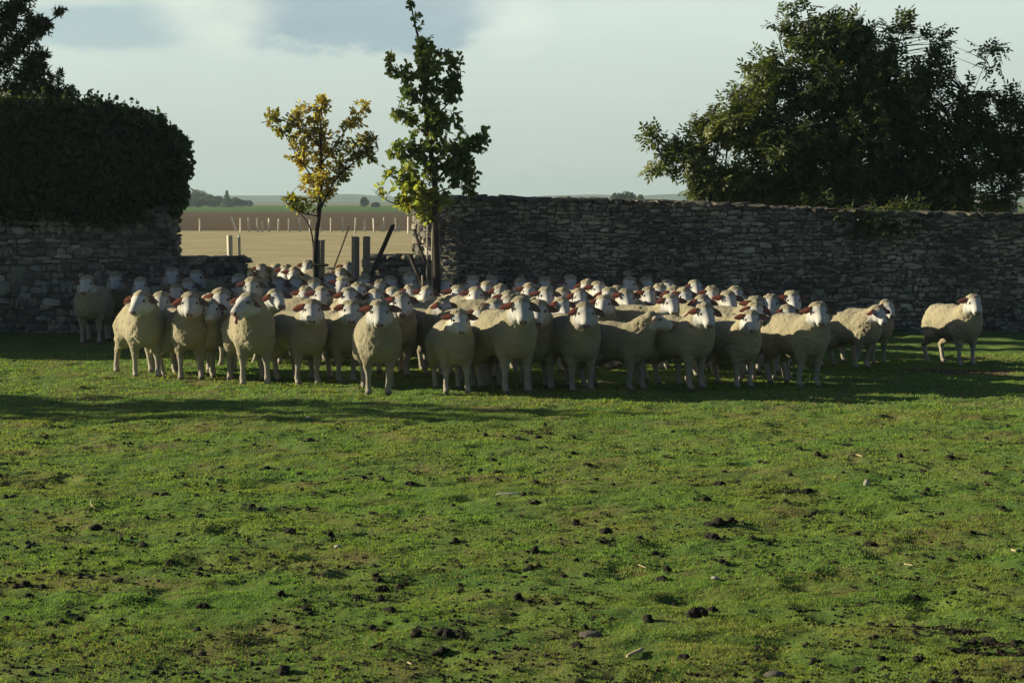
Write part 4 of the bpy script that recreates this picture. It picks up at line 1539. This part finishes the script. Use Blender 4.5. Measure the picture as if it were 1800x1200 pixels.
# px, head-top py, hoof py, body yaw (+ = head end to the right), where the head looks (0 = camera), pitch, stance, fat, mouth, lower, label
HERO = [
    (152, 484, 607, 4, -2, 52, 'stand', 1.05, 'shut', 0, "grey-shaded sheep at the far left edge of the flock, before the dark wall"),
    (247, 510, 666, 20, -16, 50, 'wide', 0.95, 'part', 0, "leftmost sunlit front sheep with pink ear, hind leg stretched out to the left"),
    (334, 511, 669, 10, 6, 52, 'stand', 0.95, 'shut', 0, "front sheep with sunlit shoulders, dark chest and one eye patch, second from the left"),
    (388, 502, 661, 8, 6, 56, 'stand', 0.92, 'shut', 0, "cool grey-faced sheep in shade just left of the tongue-showing sheep"),
    (434, 511, 679, 16, -32, 44, 'wide', 0.98, 'open', 0, "front sheep bleating to the left with its tongue hanging out"),
    (548, 522, 675, 30, 6, 54, 'stand', 1.0, 'shut', 0, "front sheep with sunlit back over dark flank, white face between two raised ears"),
    (617, 523, 672, 34, 6, 54, 'stand', 0.98, 'shut', 0, "shaded bluish-faced sheep with one red ear, behind and left of the roundest front sheep"),
    (667, 523, 694, 6, 4, 54, 'stand', 1.04, 'shut', 0, "roundest front sheep standing alone before the green oak, bright red left ear"),
    (705, 511, 664, 14, 8, 56, 'stand', 0.92, 'shut', 0, "pink-nosed sheep with shaded body peering over the right shoulder of the roundest front sheep"),
    (779, 523, 660, 30, 30, 54, 'stand', 1.0, 'shut', 0, "sheep with brown ear and rounded sunlit rump just right of the green oak's foot"),
    (807, 541, 693, 12, 10, 56, 'stand', 1.0, 'part', 0, "front sheep with wrinkled neck folds, pink muzzle and one yellow-tipped ear"),
    (845, 534, 682, 10, -4, 56, 'stand', 0.85, 'shut', 0, "narrow white face with red nose between the wrinkled-neck sheep and its right neighbour"),
    (916, 522, 695, 24, 6, 54, 'stand', 1.0, 'shut', 0, "front sheep carrying a round shadow on its flank, nearest to the viewer in the middle"),
    (946, 523, 686, 2, -2, 54, 'stand', 0.82, 'shut', 0, "slim shaded sheep with dark chest squeezed behind the front middle sheep"),
    (1029, 528, 690, 22, 2, 54, 'stand', 1.02, 'shut', 0, "front sheep with sunlit breast and long straight face, left of the one seen in profile"),
    (1150, 544, 684, 56, 82, 38, 'stand', 0.95, 'shut', 0.02, "front sheep in profile facing right"),
    (1240, 531, 686, 48, 10, 54, 'stand', 1.0, 'shut', 0, "long-bodied front sheep right of the profile one, whole flank sunlit above a shadow"),
    (1320, 543, 683, 34, 2, 54, 'stand', 0.98, 'shut', 0, "front sheep with shaded lower body, dark under its chin, fourth from the right end"),
    (1439, 530, 683, 30, 2, 52, 'stand', 0.98, 'shut', 0, "rightmost sheep of the packed front row, standing with sunlit back and red ear"),
    (1543, 536, 650, 46, 24, 56, 'walk', 0.98, 'shut', 0.05, "sheep stepping forward with lowered head, apart from the flock at the right"),
    (1560, 525, 641, 34, 14, 52, 'stand', 0.92, 'shut', 0, "sheep half hidden behind the one stepping forward with lowered head"),
    (1712, 514, 643, 27, 2, 52, 'stand', 0.98, 'shut', 0, "lone sheep standing apart at the far right before the wall"),
    (1222, 540, 678, 50, 20, 54, 'stand', 0.95, 'shut', 0, "sheep almost hidden behind the long-bodied front sheep, red ear showing"),
    (1385, 535, 670, 36, 6, 54, 'stand', 0.95, 'shut', 0, "sheep with sunlit back just left of the rightmost front-row sheep"),
    (1328, 532, 672, 46, 8, 54, 'stand', 0.95, 'shut', 0, "sheep whose ears and brow show just above the fourth front sheep from the right end"),
    (283, 510, 657, 10, 4, 54, 'stand', 0.9, 'shut', 0, "half-lit sheep peeping over the right shoulder of the leftmost sunlit sheep"),
    (1180, 516, 650, 66, 8, 54, 'stand', 1.0, 'shut', 0, "sheep looking out above the profile sheep's head, its sunlit back behind it"),
    (203, 478, 597, 12, 4, 52, 'stand', 0.9, 'shut', 0, "shaded sheep just right of the far-left one, pressed against the dark wall"),
    (246, 485, 600, -14, 0, 54, 'stand', 0.95, 'shut', 0, "shaded sheep behind the leftmost sunlit sheep, both ears out sideways"),
    (485, 505, 640, 24, 26, 44, 'stand', 0.95, 'shut', 0, "sunlit sheep looking right between the bleating sheep and the white-faced one"),
    (1061, 516, 650, 30, -10, 54, 'stand', 0.95, 'shut', 0, "shaded face looking left beside the long straight-faced front sheep"),
    (988, 520, 655, 60, 16, 54, 'stand', 1.0, 'shut', 0, "sunlit white face with red ear and pale back, right of the slim dark-chested sheep"),
]
BACK = [
    (302, 470, 'shaded sheep with wide dark ears under the left end of the low wall'),
    (345, 473, 'shaded sheep turned to the right before the left low wall'),
    (310, 494, 'sunlit brownish head with pink ear above the second front sheep from the left'),
    (330, 488, 'head with dark ears touching the sunlit brownish head on its right'),
    (367, 507, 'partly shaded face just left of the cool grey-faced sheep'),
    (369, 524, 'small low face peeping left of the cool grey-faced sheep'),
    (459, 464, 'grey-faced sheep with black-looking ears at the end of the left low wall'),
    (434, 468, 'pale crown of a sheep behind the grey-faced one at the low wall end'),
    (419, 477, 'cool-toned sheep with dark ears just below the left low wall end'),
    (426, 486, 'sheep with a lit left ear directly above the bleating sheep'),
    (443, 487, 'dark-eared sheep head right of the lit-eared one above the bleating sheep'),
    (461, 486, 'sheep head in the second row above the bleating sheep, ear to ear with its neighbours'),
    (485, 463, 'small sunlit head in the back row, left of the yellow oak'),
    (503, 463, 'small sunlit head with pink ears beside its twin left of the yellow oak'),
    (517, 469, 'large shaded face with broad brow below the twin small heads'),
    (489, 484, 'cool shaded face with one dark ear, left of the broad-browed face'),
    (541, 455, 'highest sunlit head of all, pink ear up, left of the yellow oak trunk'),
    (552, 486, 'dark-eared sheep at the foot of the yellow oak trunk'),
    (537, 500, 'dim brow and ears just above the white-faced front sheep'),
    (566, 497, 'tawny-faced sheep right below the post of the yellow oak'),
    (611, 461, 'sheep with a small pink ear tip at the left foot of the two tall posts'),
    (599, 467, 'sunlit head with orange ear stacked before the one at the two posts'),
    (602, 483, 'bluish-faced sheep with dark drooping ears below the two tall posts'),
    (614, 502, 'bright sheep head with coral ear left of centre, above the one with the bluish face'),
    (630, 493, 'crown of a sheep showing below the long leaning pole'),
    (647, 497, 'pale crown with dark ears left of the flat-backed sheep'),
    (668, 491, 'light crown between low wall and the roundest front sheep'),
    (687, 484, 'warm-toned small crown before the right low wall'),
    (720, 477, 'grey woolly head touching the leaning props left of the green oak'),
    (722, 496, 'grey head with a dark red left ear below the props of the green oak'),
    (661, 508, 'sunlit crown with dark red ear directly above the roundest front sheep'),
    (690, 500, 'cool crown squeezed left of the green oak props'),
    (805, 499, 'cool-faced sheep looking at the viewer just right of the green oak trunk'),
    (836, 503, 'long cool face with two dark ears, second to the right of the green oak'),
    (785, 488, 'dim woolly crown pressed against the right side of the green oak'),
    (831, 484, 'head with two pink ear edges, third back-row crown right of the green oak'),
    (864, 484, 'round sunlit crown in the back row with small cupped ears'),
    (856, 493, 'brownish woolly head below the round sunlit back-row crown'),
    (870, 525, 'shaded face peering between narrow face and the front middle sheep'),
    (896, 517, 'flat light crown just above and left of the front middle sheep'),
    (893, 508, 'sheep crown with orange-red ear left of the tall cool-lit head'),
    (915, 485, 'sunlit head with doubled red ear in the back row before the mottled wall'),
    (957, 484, 'shaded grey-blue head in the back row with very dark ears'),
    (931, 496, 'white face with coral ear right above the front middle sheep'),
    (1003, 480, 'sheep head reaching highest before the long wall, brilliant red ear'),
    (1032, 489, 'sunlit head with red ear just right of the one reaching highest before the long wall'),
    (1052, 494, 'cool shaded head with dark ears in the second row, right of centre'),
    (990, 503, 'woolly crown and red ear right of the slim dark-chested sheep, one row back'),
    (1019, 505, 'bright forehead with scarlet ear above the long straight-faced front sheep'),
    (1101, 505, 'cool white face with spread ears above the back of the profile sheep'),
    (1106, 484, 'back-row sheep with red ear, left one of the close pair before the wall'),
    (1136, 484, 'back-row sheep with red ear, right one of the close pair before the wall'),
    (1141, 503, 'cool-faced sheep directly below the close back-row pair'),
    (1175, 490, 'sunlit head with coral ear right of the close back-row pair'),
    (1185, 501, 'sunlit low head just under the coral-eared one'),
    (1204, 503, 'small dim crown wedged between the two coral-eared heads'),
    (1223, 491, 'back-row sheep head with pale left ear, sixth crown from the right'),
    (1252, 501, 'sheep with pink ear and tidy crown, directly above the long-bodied front sheep'),
    (1294, 501, 'back-row sheep with curled pale-edged right ear, above the larger broad face'),
    (1236, 516, 'cream head with red ear close behind the long-bodied front sheep'),
    (1281, 512, 'broad pale face with red ear right of the long-bodied front sheep'),
    (1355, 517, 'small sunlit head with coral ear before the dark wall, near the right end'),
    (1393, 511, 'white-faced sheep with both ears sticking out bright sideways'),
    (1085, 500, 'dim crown filling the gap left of the spread-eared cool white face'),
    (960, 505, 'dull crown between the white coral-eared face and the slim sheep'),
    (1070, 503, 'shaded brow behind the left-looking shaded face'),
    (880, 498, 'woolly crown half covered by the doubled-red-eared head'),
    (640, 480, 'dim sheep back and brow just before the right low wall'),
    (750, 500, 'grey sheep standing behind the trunk of the green oak'),
    (580, 480, 'dark-eared crown hidden behind the post of the yellow oak'),
    (520, 484, 'muted crown between the broad-browed face and the yellow oak'),
    (1160, 496, 'muted crown in the third row behind the outward-looking sheep'),
    (1330, 520, 'dark shoulder and brow right of the broad pale red-eared face'),
]
for k_, (px, py, feet, yaw, look, pit, stc, fat, mth, low, lab) in enumerate(HERO):
    var = make_sheep(100 + k_, max(-85, min(85, look - yaw)), pit, 0.0125 if k_ < 22 else 0.015, stc, fat, mth, low)
    place_sheep(var, px, py, feet, yaw, lab)

r = np.random.default_rng(77)
VARS = [make_sheep(300 + i, hd, pt_, 0.0155, 'stand', ft, lower=[0, .02, 0, .03, .01][i % 5]) for i, (hd, pt_, ft) in enumerate([(0, 52, 1.0), (0, 56, .95), (-22, 52, 1.0), (-24, 56, 1.02), (22, 52, 1.0), (24, 57, .95), (-42, 54, 1.0), (-48, 50, 1.03), (40, 54, 1.0), (8, 50, .98), (-10, 58, 1.0), (-32, 48, .96), (66, 48, 1.0), (-68, 50, 1.0), (30, 60, 1.0)])]
HEADS = [0, 0, -22, -24, 22, 24, -42, -48, 40, 8, -10, -32, 66, -68, 30]
for (px, py, lab) in BACK:
    i = int(r.integers(0, len(VARS)))
    yaw = -HEADS[i] + r.choice([-1, 1]) * r.uniform(0, 11)
    gap = 428 < px < 640
    sc = r.uniform(0.98, 1.05)
    place_sheep(VARS[i], px, py, None, yaw, lab, scale=None if not gap else sc, dmax=None if gap else 30.4)

# ------------------------------------------------------------------ things lying on the grass
def ground_at(px, py):
    p = at_z(px, py, 0)
    p[2] = ground_h(p[None, 0], p[None, 1])[0]
    return p


def ico(sub=2):
    t = (1 + 5 ** 0.5) / 2
    V = [(-1, t, 0), (1, t, 0), (-1, -t, 0), (1, -t, 0), (0, -1, t), (0, 1, t), (0, -1, -t), (0, 1, -t), (t, 0, -1), (t, 0, 1), (-t, 0, -1), (-t, 0, 1)]
    F = [(0, 11, 5), (0, 5, 1), (0, 1, 7), (0, 7, 10), (0, 10, 11), (1, 5, 9), (5, 11, 4), (11, 10, 2), (10, 7, 6), (7, 1, 8), (3, 9, 4), (3, 4, 2), (3, 2, 6), (3, 6, 8), (3, 8, 9), (4, 9, 5), (2, 4, 11), (6, 2, 10), (8, 6, 7), (9, 8, 1)]
    V = [np.array(v, float) / np.linalg.norm(v) for v in V]
    for _ in range(sub):
        cache, F2 = {}, []
        def mid(a, b):
            k = (min(a, b), max(a, b))
            if k not in cache:
                v = V[a] + V[b]
                V.append(v / np.linalg.norm(v))
                cache[k] = len(V) - 1
            return cache[k]
        for a, b, c in F:
            ab, bc, ca = mid(a, b), mid(b, c), mid(c, a)
            F2 += [(a, ab, ca), (b, bc, ab), (c, ca, bc), (ab, bc, ca)]
        F = F2
    return np.array(V), np.array(F)


IV, IF = ico(2)
IV1, IF1 = ico(1)
ICO0, ICF0 = ico(0)


def clod_mesh(seed, n, spread, r0, flat=0.7):
    rr = np.random.default_rng(seed)
    lim = spread * 2.2 + r0 * 2
    G = Field((-lim, -lim, -0.02), (lim, lim, r0 * 3), max(0.004, r0 * 0.24))
    prev = np.zeros(3)
    for _ in range(n):
        rad = r0 * rr.uniform(0.6, 1.1)
        c_ = np.array([rr.normal(0, spread), rr.normal(0, spread * 0.7), rad * rr.uniform(0.3, 0.8)])
        c_[:2] = np.clip(c_[:2], -spread * 2, spread * 2)
        G.ell(c_, (rad * rr.uniform(.9, 1.3), rad, rad * flat), r0 * 0.25)
        if _:
            G.cone(prev * np.array([1, 1, .4]), c_ * np.array([1, 1, .4]), r0 * 0.40, r0 * 0.40, r0 * 0.3)
        prev = c_
    V, Q = G.surface()
    N = vert_normals(V, Q)
    V = V + N * ((vnoise(V * (0.9 / r0) + seed, seed) - 0.5) * r0 * 0.9)[:, None] + N * ((vnoise(V * (2.6 / r0) + seed, seed) - 0.5) * r0 * 0.35)[:, None]
    return mesh_np("dung_clod", V, [Q], M_CLOD, smooth=False)


CL = [clod_mesh(1, 1, 0.0, 0.033, 1.0), clod_mesh(2, 3, 0.022, 0.024), clod_mesh(3, 6, 0.035, 0.020), clod_mesh(4, 10, 0.06, 0.016), clod_mesh(5, 5, 0.028, 0.026, 0.9), clod_mesh(6, 14, 0.10, 0.014), clod_mesh(7, 2, 0.012, 0.028, 1.0), clod_mesh(8, 24, 0.13, 0.016)]
pl = [(170, 929, 4, 1.3), (250, 955, 1, 1.3), (505, 937, 4, 1.25), (578, 943, 6, 1.0), (292, 866, 4, 1.0), (275, 864, 1, 1), (348, 908, 4, .9), (75, 853, 1, 1), (12, 872, 6, .9), (50, 1026, 2, 1.4), (150, 1012, 3, 1.4), (360, 1060, 4, .9), (495, 1042, 1, .9), (445, 889, 2, 1.2), (480, 818, 3, 1.3),
      (468, 817, 4, 1.1), (505, 822, 6, 1), (527, 841, 2, 1), (540, 776, 2, 1.2), (448, 779, 1, .9), (388, 817, 1, 1), (365, 774, 0, .8), (520, 789, 1, .8), (350, 845, 5, 1), (717, 848, 4, 1), (743, 896, 1, 1), (640, 837, 1, .9), (803, 949, 6, 1), (880, 845, 1, .9), (940, 845, 1, 1.1),
      (855, 763, 6, .9), (885, 765, 0, .8), (913, 767, 4, 1), (940, 756, 5, 1.2), (1009, 767, 0, .8), (875, 829, 2, 1.2), (845, 823, 1, .9), (946, 883, 2, 1), (933, 883, 1, .8), (1013, 917, 6, 1.1), (1065, 938, 4, 1.2), (1058, 951, 3, .9), (1080, 917, 1, .7), (1125, 949, 2, 1.2), (1152, 970, 4, .9), (937, 971, 6, 1.2), (1175, 1000, 6, 1.0),
      (660, 1016, 4, .9), (674, 1031, 4, 1.1), (688, 1075, 4, 1.0), (660, 1070, 2, .8), (628, 1064, 1, .7), (775, 1117, 4, 1.2), (784, 1136, 2, 1.2), (698, 1128, 5, 1), (805, 1110, 1, .8), (653, 993, 2, 1), (937, 998, 2, 1.2), (888, 994, 1, .8), (1018, 1133, 4, 1.0), (1145, 1032, 1, .8),
      (1185, 758, 1, 1), (1150, 782, 1, .8), (1407, 788, 4, .9), (1345, 811, 1, 1.1), (1275, 827, 1, .9), (1260, 848, 4, 1.3), (1301, 843, 4, 1), (1375, 858, 7, .9), (1340, 870, 1, 1), (1380, 881, 1, .9), (1246, 945, 4, 1.3), (1270, 921, 2, 2.0), (1305, 919, 1, .9), (1268, 988, 2, 1.1), (1230, 1078, 4, 1.5),
      (1535, 955, 4, 1.1), (1625, 826, 1, 1.1), (1673, 804, 4, .9), (1578, 810, 1, .8), (1735, 834, 2, 1.1), (1743, 834, 1, .9), (1762, 896, 2, 1.3), (1708, 935, 1, 1), (1600, 772, 1, .9), (1745, 750, 1, .9), (1595, 852, 1, .8), (1630, 1060, 1, 1), (1745, 1130, 4, 1.2), (1762, 1140, 5, 1.5), (1790, 1132, 2, 1.2), (1660, 1113, 7, 1.0),
      (1480, 777, 5, .9), (1560, 1103, 2, .9), (1610, 1155, 1, 1.1), (1510, 1165, 2, .9), (1445, 1004, 1, .7), (1600, 928, 5, .7), (1365, 1185, 7, .8), (1205, 1158, 1, 1.2), (560, 867, 5, .8), (608, 867, 2, .7), (1620, 1150, 1, .9)]
glab = "small dark dung clod lying on the sunlit grass"
for q in range(120):
    pl.append((r.uniform(5, 1795), 745 + 440 * r.random() ** 1.3, int(r.choice([0, 1, 1, 2, 4, 4, 6, 3])), r.uniform(0.5, 1.15)))
for i, (px, py, kk, sc) in enumerate(pl):
    p = ground_at(px, py + 2)
    o = link("dung_clod", CL[kk], None, tuple(p - np.array([0, 0, 0.006])))
    o.rotation_euler = (0, 0, r.uniform(0, 6))
    sc *= 0.8
    o.scale = (sc, sc, sc)
    tag(o, glab, "dung", "dark dung clods scattered over the grass")
# the many small crumbs between them
cr = MB()
n = 6000
cx_, cy_ = r.uniform(-20, 1820, n), 742 + 470 * r.random(n) ** 1.15
Pc = np.array([at_z(a, b, 0) for a, b in zip(cx_, cy_)])
keep = vnoise(Pc * np.array([1.3, 1.3, 1]), 12) > 0.28
Pc = Pc[keep]
Pc[:, 2] = ground_h(Pc[:, 0], Pc[:, 1])
for p in Pc:
    for q in range(int(r.integers(1, 4))):
        rad = r.uniform(0.0035, 0.0095) * (1 + (r.random() < .06))
        v = ICO0 * (1 + r.normal(0, .2, (12, 1)))
        cr.add(v * rad * np.array([1.2, 1.2, .8]) + p + np.array([r.normal(0, .02), r.normal(0, .02), rad * .3]), ICF0, (1, 1, 1), 0, False)
tag(link("dirt_crumbs", cr.mesh("dirt_crumbs", [M_CLOD])), "fine dark droppings and crumbs of soil strewn through the grass", "dirt", kind="stuff")


def pebble(name, label, px, py, rx, ry, rz, mat, seed):
    p = ground_at(px, py)
    V = IV * np.array([rx, ry, rz]) * (1 + 0.35 * (vnoise(IV * 1.8 + seed, seed) - 0.5)[:, None])
    o = link(name, mesh_np(name, V, [IF], mat, smooth=True), None, (p[0], p[1], p[2] + rz * 0.35))
    tag(o, label, "stone")


pebble("stone", "flat pale stone beside the stretched hoof of the bleating sheep", 385, 681, 0.04, 0.03, 0.014, M_PALESTONE, 1)
pebble("stone", "small rounded whitish stone low in the grass right of centre", 1256, 1017, 0.022, 0.02, 0.014, M_PALESTONE, 2)
pebble("stone", "small pale upright stone in the grass on the right, above centre of the lawn", 1523, 851, 0.022, 0.018, 0.028, M_PALESTONE, 3)
pebble("stone", "low dark earthy lump with a pale rim near the bottom centre", 1038, 1113, 0.055, 0.04, 0.022, M_STONE if False else M_MORTAR, 4)
pebble("stone", "thin flat grey stone sunk in the grass near the middle", 893, 869, 0.085, 0.03, 0.010, M_PALESTONE, 5)
pebble("stone", "brown earthy lump at the bottom edge, right of centre", 1362, 1186, 0.05, 0.035, 0.022, M_MORTAR, 6)
pebble("stone", "pale stone chip lying before the roundest front sheep", 542, 734, 0.03, 0.02, 0.010, M_PALESTONE, 7)
pebble("stone", "pale tan pebble at the right of the lawn's left third", 594, 961, 0.022, 0.02, 0.014, M_PALESTONE, 8)


def straw(label, pts, rad, name="straw"):
    P = np.array([ground_at(a, b) + np.array([0, 0, 0.012]) for a, b in pts])
    P = bez(P[0], P[1] * 2 - (P[0] + P[2]) / 2, P[2], 8) if len(P) == 3 else np.linspace(P[0], P[1], 5)
    o0 = P.mean(axis=0)
    V, F = tube(P - o0, np.full(len(P), rad), 5)
    tag(link(name, mesh_np(name, V, F, M_STRAW, smooth=True), None, tuple(o0)), label, "straw")


straw("curled pale straw ring in the grass on the left", [(161, 880), (164, 891), (190, 887)], 0.004)
straw("short thick pale stick near the bottom, right of centre", [(1103, 1155), (1130, 1143)], 0.009, "stick")
straw("bright little straw stalk in the upper part of the lawn, below the profile sheep", [(1353, 742), (1368, 740)], 0.008)
straw("pale stalk in the middle of the lawn's right side", [(1590, 998), (1606, 1001)], 0.004)
straw("broad bent straw at the right edge of the lawn", [(1778, 966), (1785, 970), (1791, 968)], 0.006)
straw("long straw stalk left of the middle near the lawn's bottom edge", [(716, 1160), (722, 1168), (732, 1166)], 0.004)
straw("fine straw stalk lying nearly level right of centre", [(1122, 988), (1136, 994)], 0.003)
straw("pale stalk at the upper left of the lawn", [(343, 752), (358, 752)], 0.005)
straw("crooked pale twig below the rightmost front-row sheep", [(1490, 800), (1503, 797), (1516, 800)], 0.006)
straw("thin straw at the middle left of the lawn", [(73, 995), (86, 994)], 0.004)
straw("short straw near the lower left of the lawn", [(452, 1118), (470, 1117)], 0.003)

# ------------------------------------------------------------------ far trees, barn
def far_tree(name, label, cat, px, pytop, pybase, wpx, Yd, seed, cone=False, col_=(0.045, 0.07, 0.03)):
    rr = np.random.default_rng(seed)
    s_ = Yd / FPX
    hgt = at(px, pytop, Yd)[2]
    bx = at(px, 352, Yd)[0]
    root = empty(name, (bx, Yd, 0))
    tag(root, label, cat)
    mb = MB()
    V, F = tube(np.array([[0, 0, -0.2], [0.05, 0, hgt * 0.3], [0, 0, hgt * 0.8]]), [hgt * 0.035, hgt * 0.028, hgt * 0.01], 6)
    mb.add(V, F)
    link("trunk", mb.mesh("trunk", [M_BARK]), root)
    n = 2600
    q = rnd_dir(n, rr) * (rr.random(n) ** 0.4)[:, None]
    W2 = wpx * s_ / 2
    if cone:
        zz = rr.random(n) ** 1.4
        a = rr.uniform(0, 6.28, n)
        rad = W2 * (1 - zz) * np.sqrt(rr.random(n)) * (0.8 + 0.4 * np.sin(zz * 30))
        P = np.stack([rad * np.cos(a), rad * np.sin(a), hgt * (0.06 + 0.94 * zz)], -1)
    else:
        nl = 7
        lc = np.stack([rr.uniform(-.55, .55, nl) * W2, rr.uniform(-.4, .4, nl) * W2, hgt * rr.uniform(0.45, 0.72, nl)], -1)
        lr = rr.uniform(0.42, 0.62, nl)
        kk = rr.integers(0, nl, n)
        P = lc[kk] + q * np.stack([W2 * lr[kk], W2 * lr[kk], hgt * 0.36 * lr[kk] / 0.6], -1)
        P[:, 2] = np.clip(P[:, 2], hgt * 0.05, hgt)
    L_ = max(hgt * 0.07, 0.35)
    mb = MB()
    leaves(mb, P, rnd_dir(n, rr), rnd_dir(n, rr), np.full(n, L_), np.full(n, L_ * 0.8), leafcol(n, rr, col_, 0.25), 'oval')
    link("crown", mb.mesh("crown", [M_DARKLEAF]), root)


FT = [(338, 336, 36, 620), (352, 334, 34, 640), (368, 340, 30, 600), (384, 344, 26, 610), (331, 346, 26, 560), (412, 347, 22, 590), (425, 350, 24, 600), (436, 353, 18, 610), (350, 349, 30, 540), (372, 350, 30, 550)]
flb = ["hazy tall tree at the left end of the far grove", "hazy rounded treetop, highest of the far grove", "hazy treetop right of the highest in the far grove", "low hazy tree just left of the far pointed tree", "dark low tree of the far grove beside the ivy",
       "bushy tree right of the far pointed tree", "wide low tree near the right end of the far grove", "last small tree at the right end of the far grove", "darker tree before the highest treetop of the far grove", "darker tree in front, left of the far pointed tree"]
for i, (px, pt_, wpx, Yk) in enumerate(FT):
    far_tree("far_tree", flb[i], "tree", px, pt_, 0, wpx, Yk, 400 + i)
far_tree("pointed_tree", "pointed conifer standing out of the far grove in the gap", "tree", 399, 336, 0, 22, 580, 420, True)
far_tree("far_tree", "small lone far tree between the two oaks", "tree", 641, 347, 0, 16, 560, 421)
far_tree("far_tree", "faint russet bush right of the small lone far tree", "bush", 657, 356, 0, 24, 560, 422, False, (0.14, 0.10, 0.05))
far_tree("far_tree", "broad round far tree just above the long wall", "tree", 1098, 338, 0, 52, 420, 423)
far_tree("far_tree", "slim lighter tree at the right of the broad round far tree", "tree", 1126, 343, 0, 12, 415, 424, False, (0.08, 0.11, 0.04))
far_tree("far_tree", "small round far tree over the wall, left of the walnut crown", "tree", 1169, 349, 0, 18, 520, 425)
far_tree("far_tree", "tiny far tree between the small round one and the walnut crown", "tree", 1187, 353, 0, 10, 520, 426)
# far farm shed with hedge behind, right edge
root = empty("farm_shed", (at(1757, 352, 300)[0], 300, 0))
tag(root, "low grey farm building in the distance at the right edge", "building")
ms = simple("shed_wall", (0.10, 0.105, 0.11), 0.9, 0.5, 0.2, 0)
mr = simple("shed_roof", (0.16, 0.155, 0.15), 0.9, 0.5, 0.2, 0)


def boxmesh(name, x0, x1, y0, y1, z0, z1, mat):
    V = np.array([[x, y, z] for z in (z0, z1) for x, y in ((x0, y0), (x1, y0), (x1, y1), (x0, y1))])
    F = np.array([[0, 3, 2, 1], [4, 5, 6, 7], [0, 1, 5, 4], [1, 2, 6, 5], [2, 3, 7, 6], [3, 0, 4, 7]])
    return mesh_np(name, V, [F], mat)


def gable(name, x0, x1, y0, y1, z0, z1, mat):
    xm = (x0 + x1) / 2
    V = np.array([[x0, y0, z0], [x1, y0, z0], [xm, y0, z1], [x0, y1, z0], [x1, y1, z0], [xm, y1, z1]])
    return mesh_np(name, V, [np.array([[0, 1, 2], [5, 4, 3]]), np.array([[0, 2, 5, 3], [1, 4, 5, 2], [0, 3, 4, 1]])], mat)


link("wall", boxmesh("wall", -3.9, 2.7, 0, 6, -0.1, 1.6, ms), root)
link("roof", gable("roof", -3.7, -0.7, -0.3, 6.3, 1.6, 3.4, mr), root)
link("lean_to_roof", gable("lean_to_roof", -0.6, 2.9, -0.3, 6.3, 1.61, 2.2, mr), root)
link("door", boxmesh("door", -2.9, -1.9, -0.06, 0.0, -0.1, 1.4, simple("shed_door", (0.05, 0.045, 0.04), 0.9, 2, 0.2, 0)), root)
far_tree("far_tree", "dark bush against the far farm building", "bush", 1745, 352, 0, 20, 292, 427)

# ------------------------------------------------------------------ haze: pale air round everything
mb_lo, mb_hi = (-3600, -250, -3.0), (3600, 4100, 40.0)
o = link("haze", boxmesh("haze", mb_lo[0], mb_hi[0], mb_lo[1], mb_hi[1], mb_lo[2], mb_hi[2], None))
m = bpy.data.materials.new("haze")
m.use_nodes = True
nt = NT(m.node_tree)
nt.n.clear()
vol = nt.new('ShaderNodeVolumePrincipled')
vol.inputs['Color'].default_value = (0.62, 0.80, 0.86, 1)
vol.inputs['Density'].default_value = 0.00028
vol.inputs['Anisotropy'].default_value = 0.2
oo = nt.new('ShaderNodeOutputMaterial')
nt.l.new(vol.outputs[0], oo.inputs['Volume'])
o.data.materials.clear()
o.data.materials.append(m)
tag(o, "thin pale haze in the air over the plain", "haze", kind="stuff")
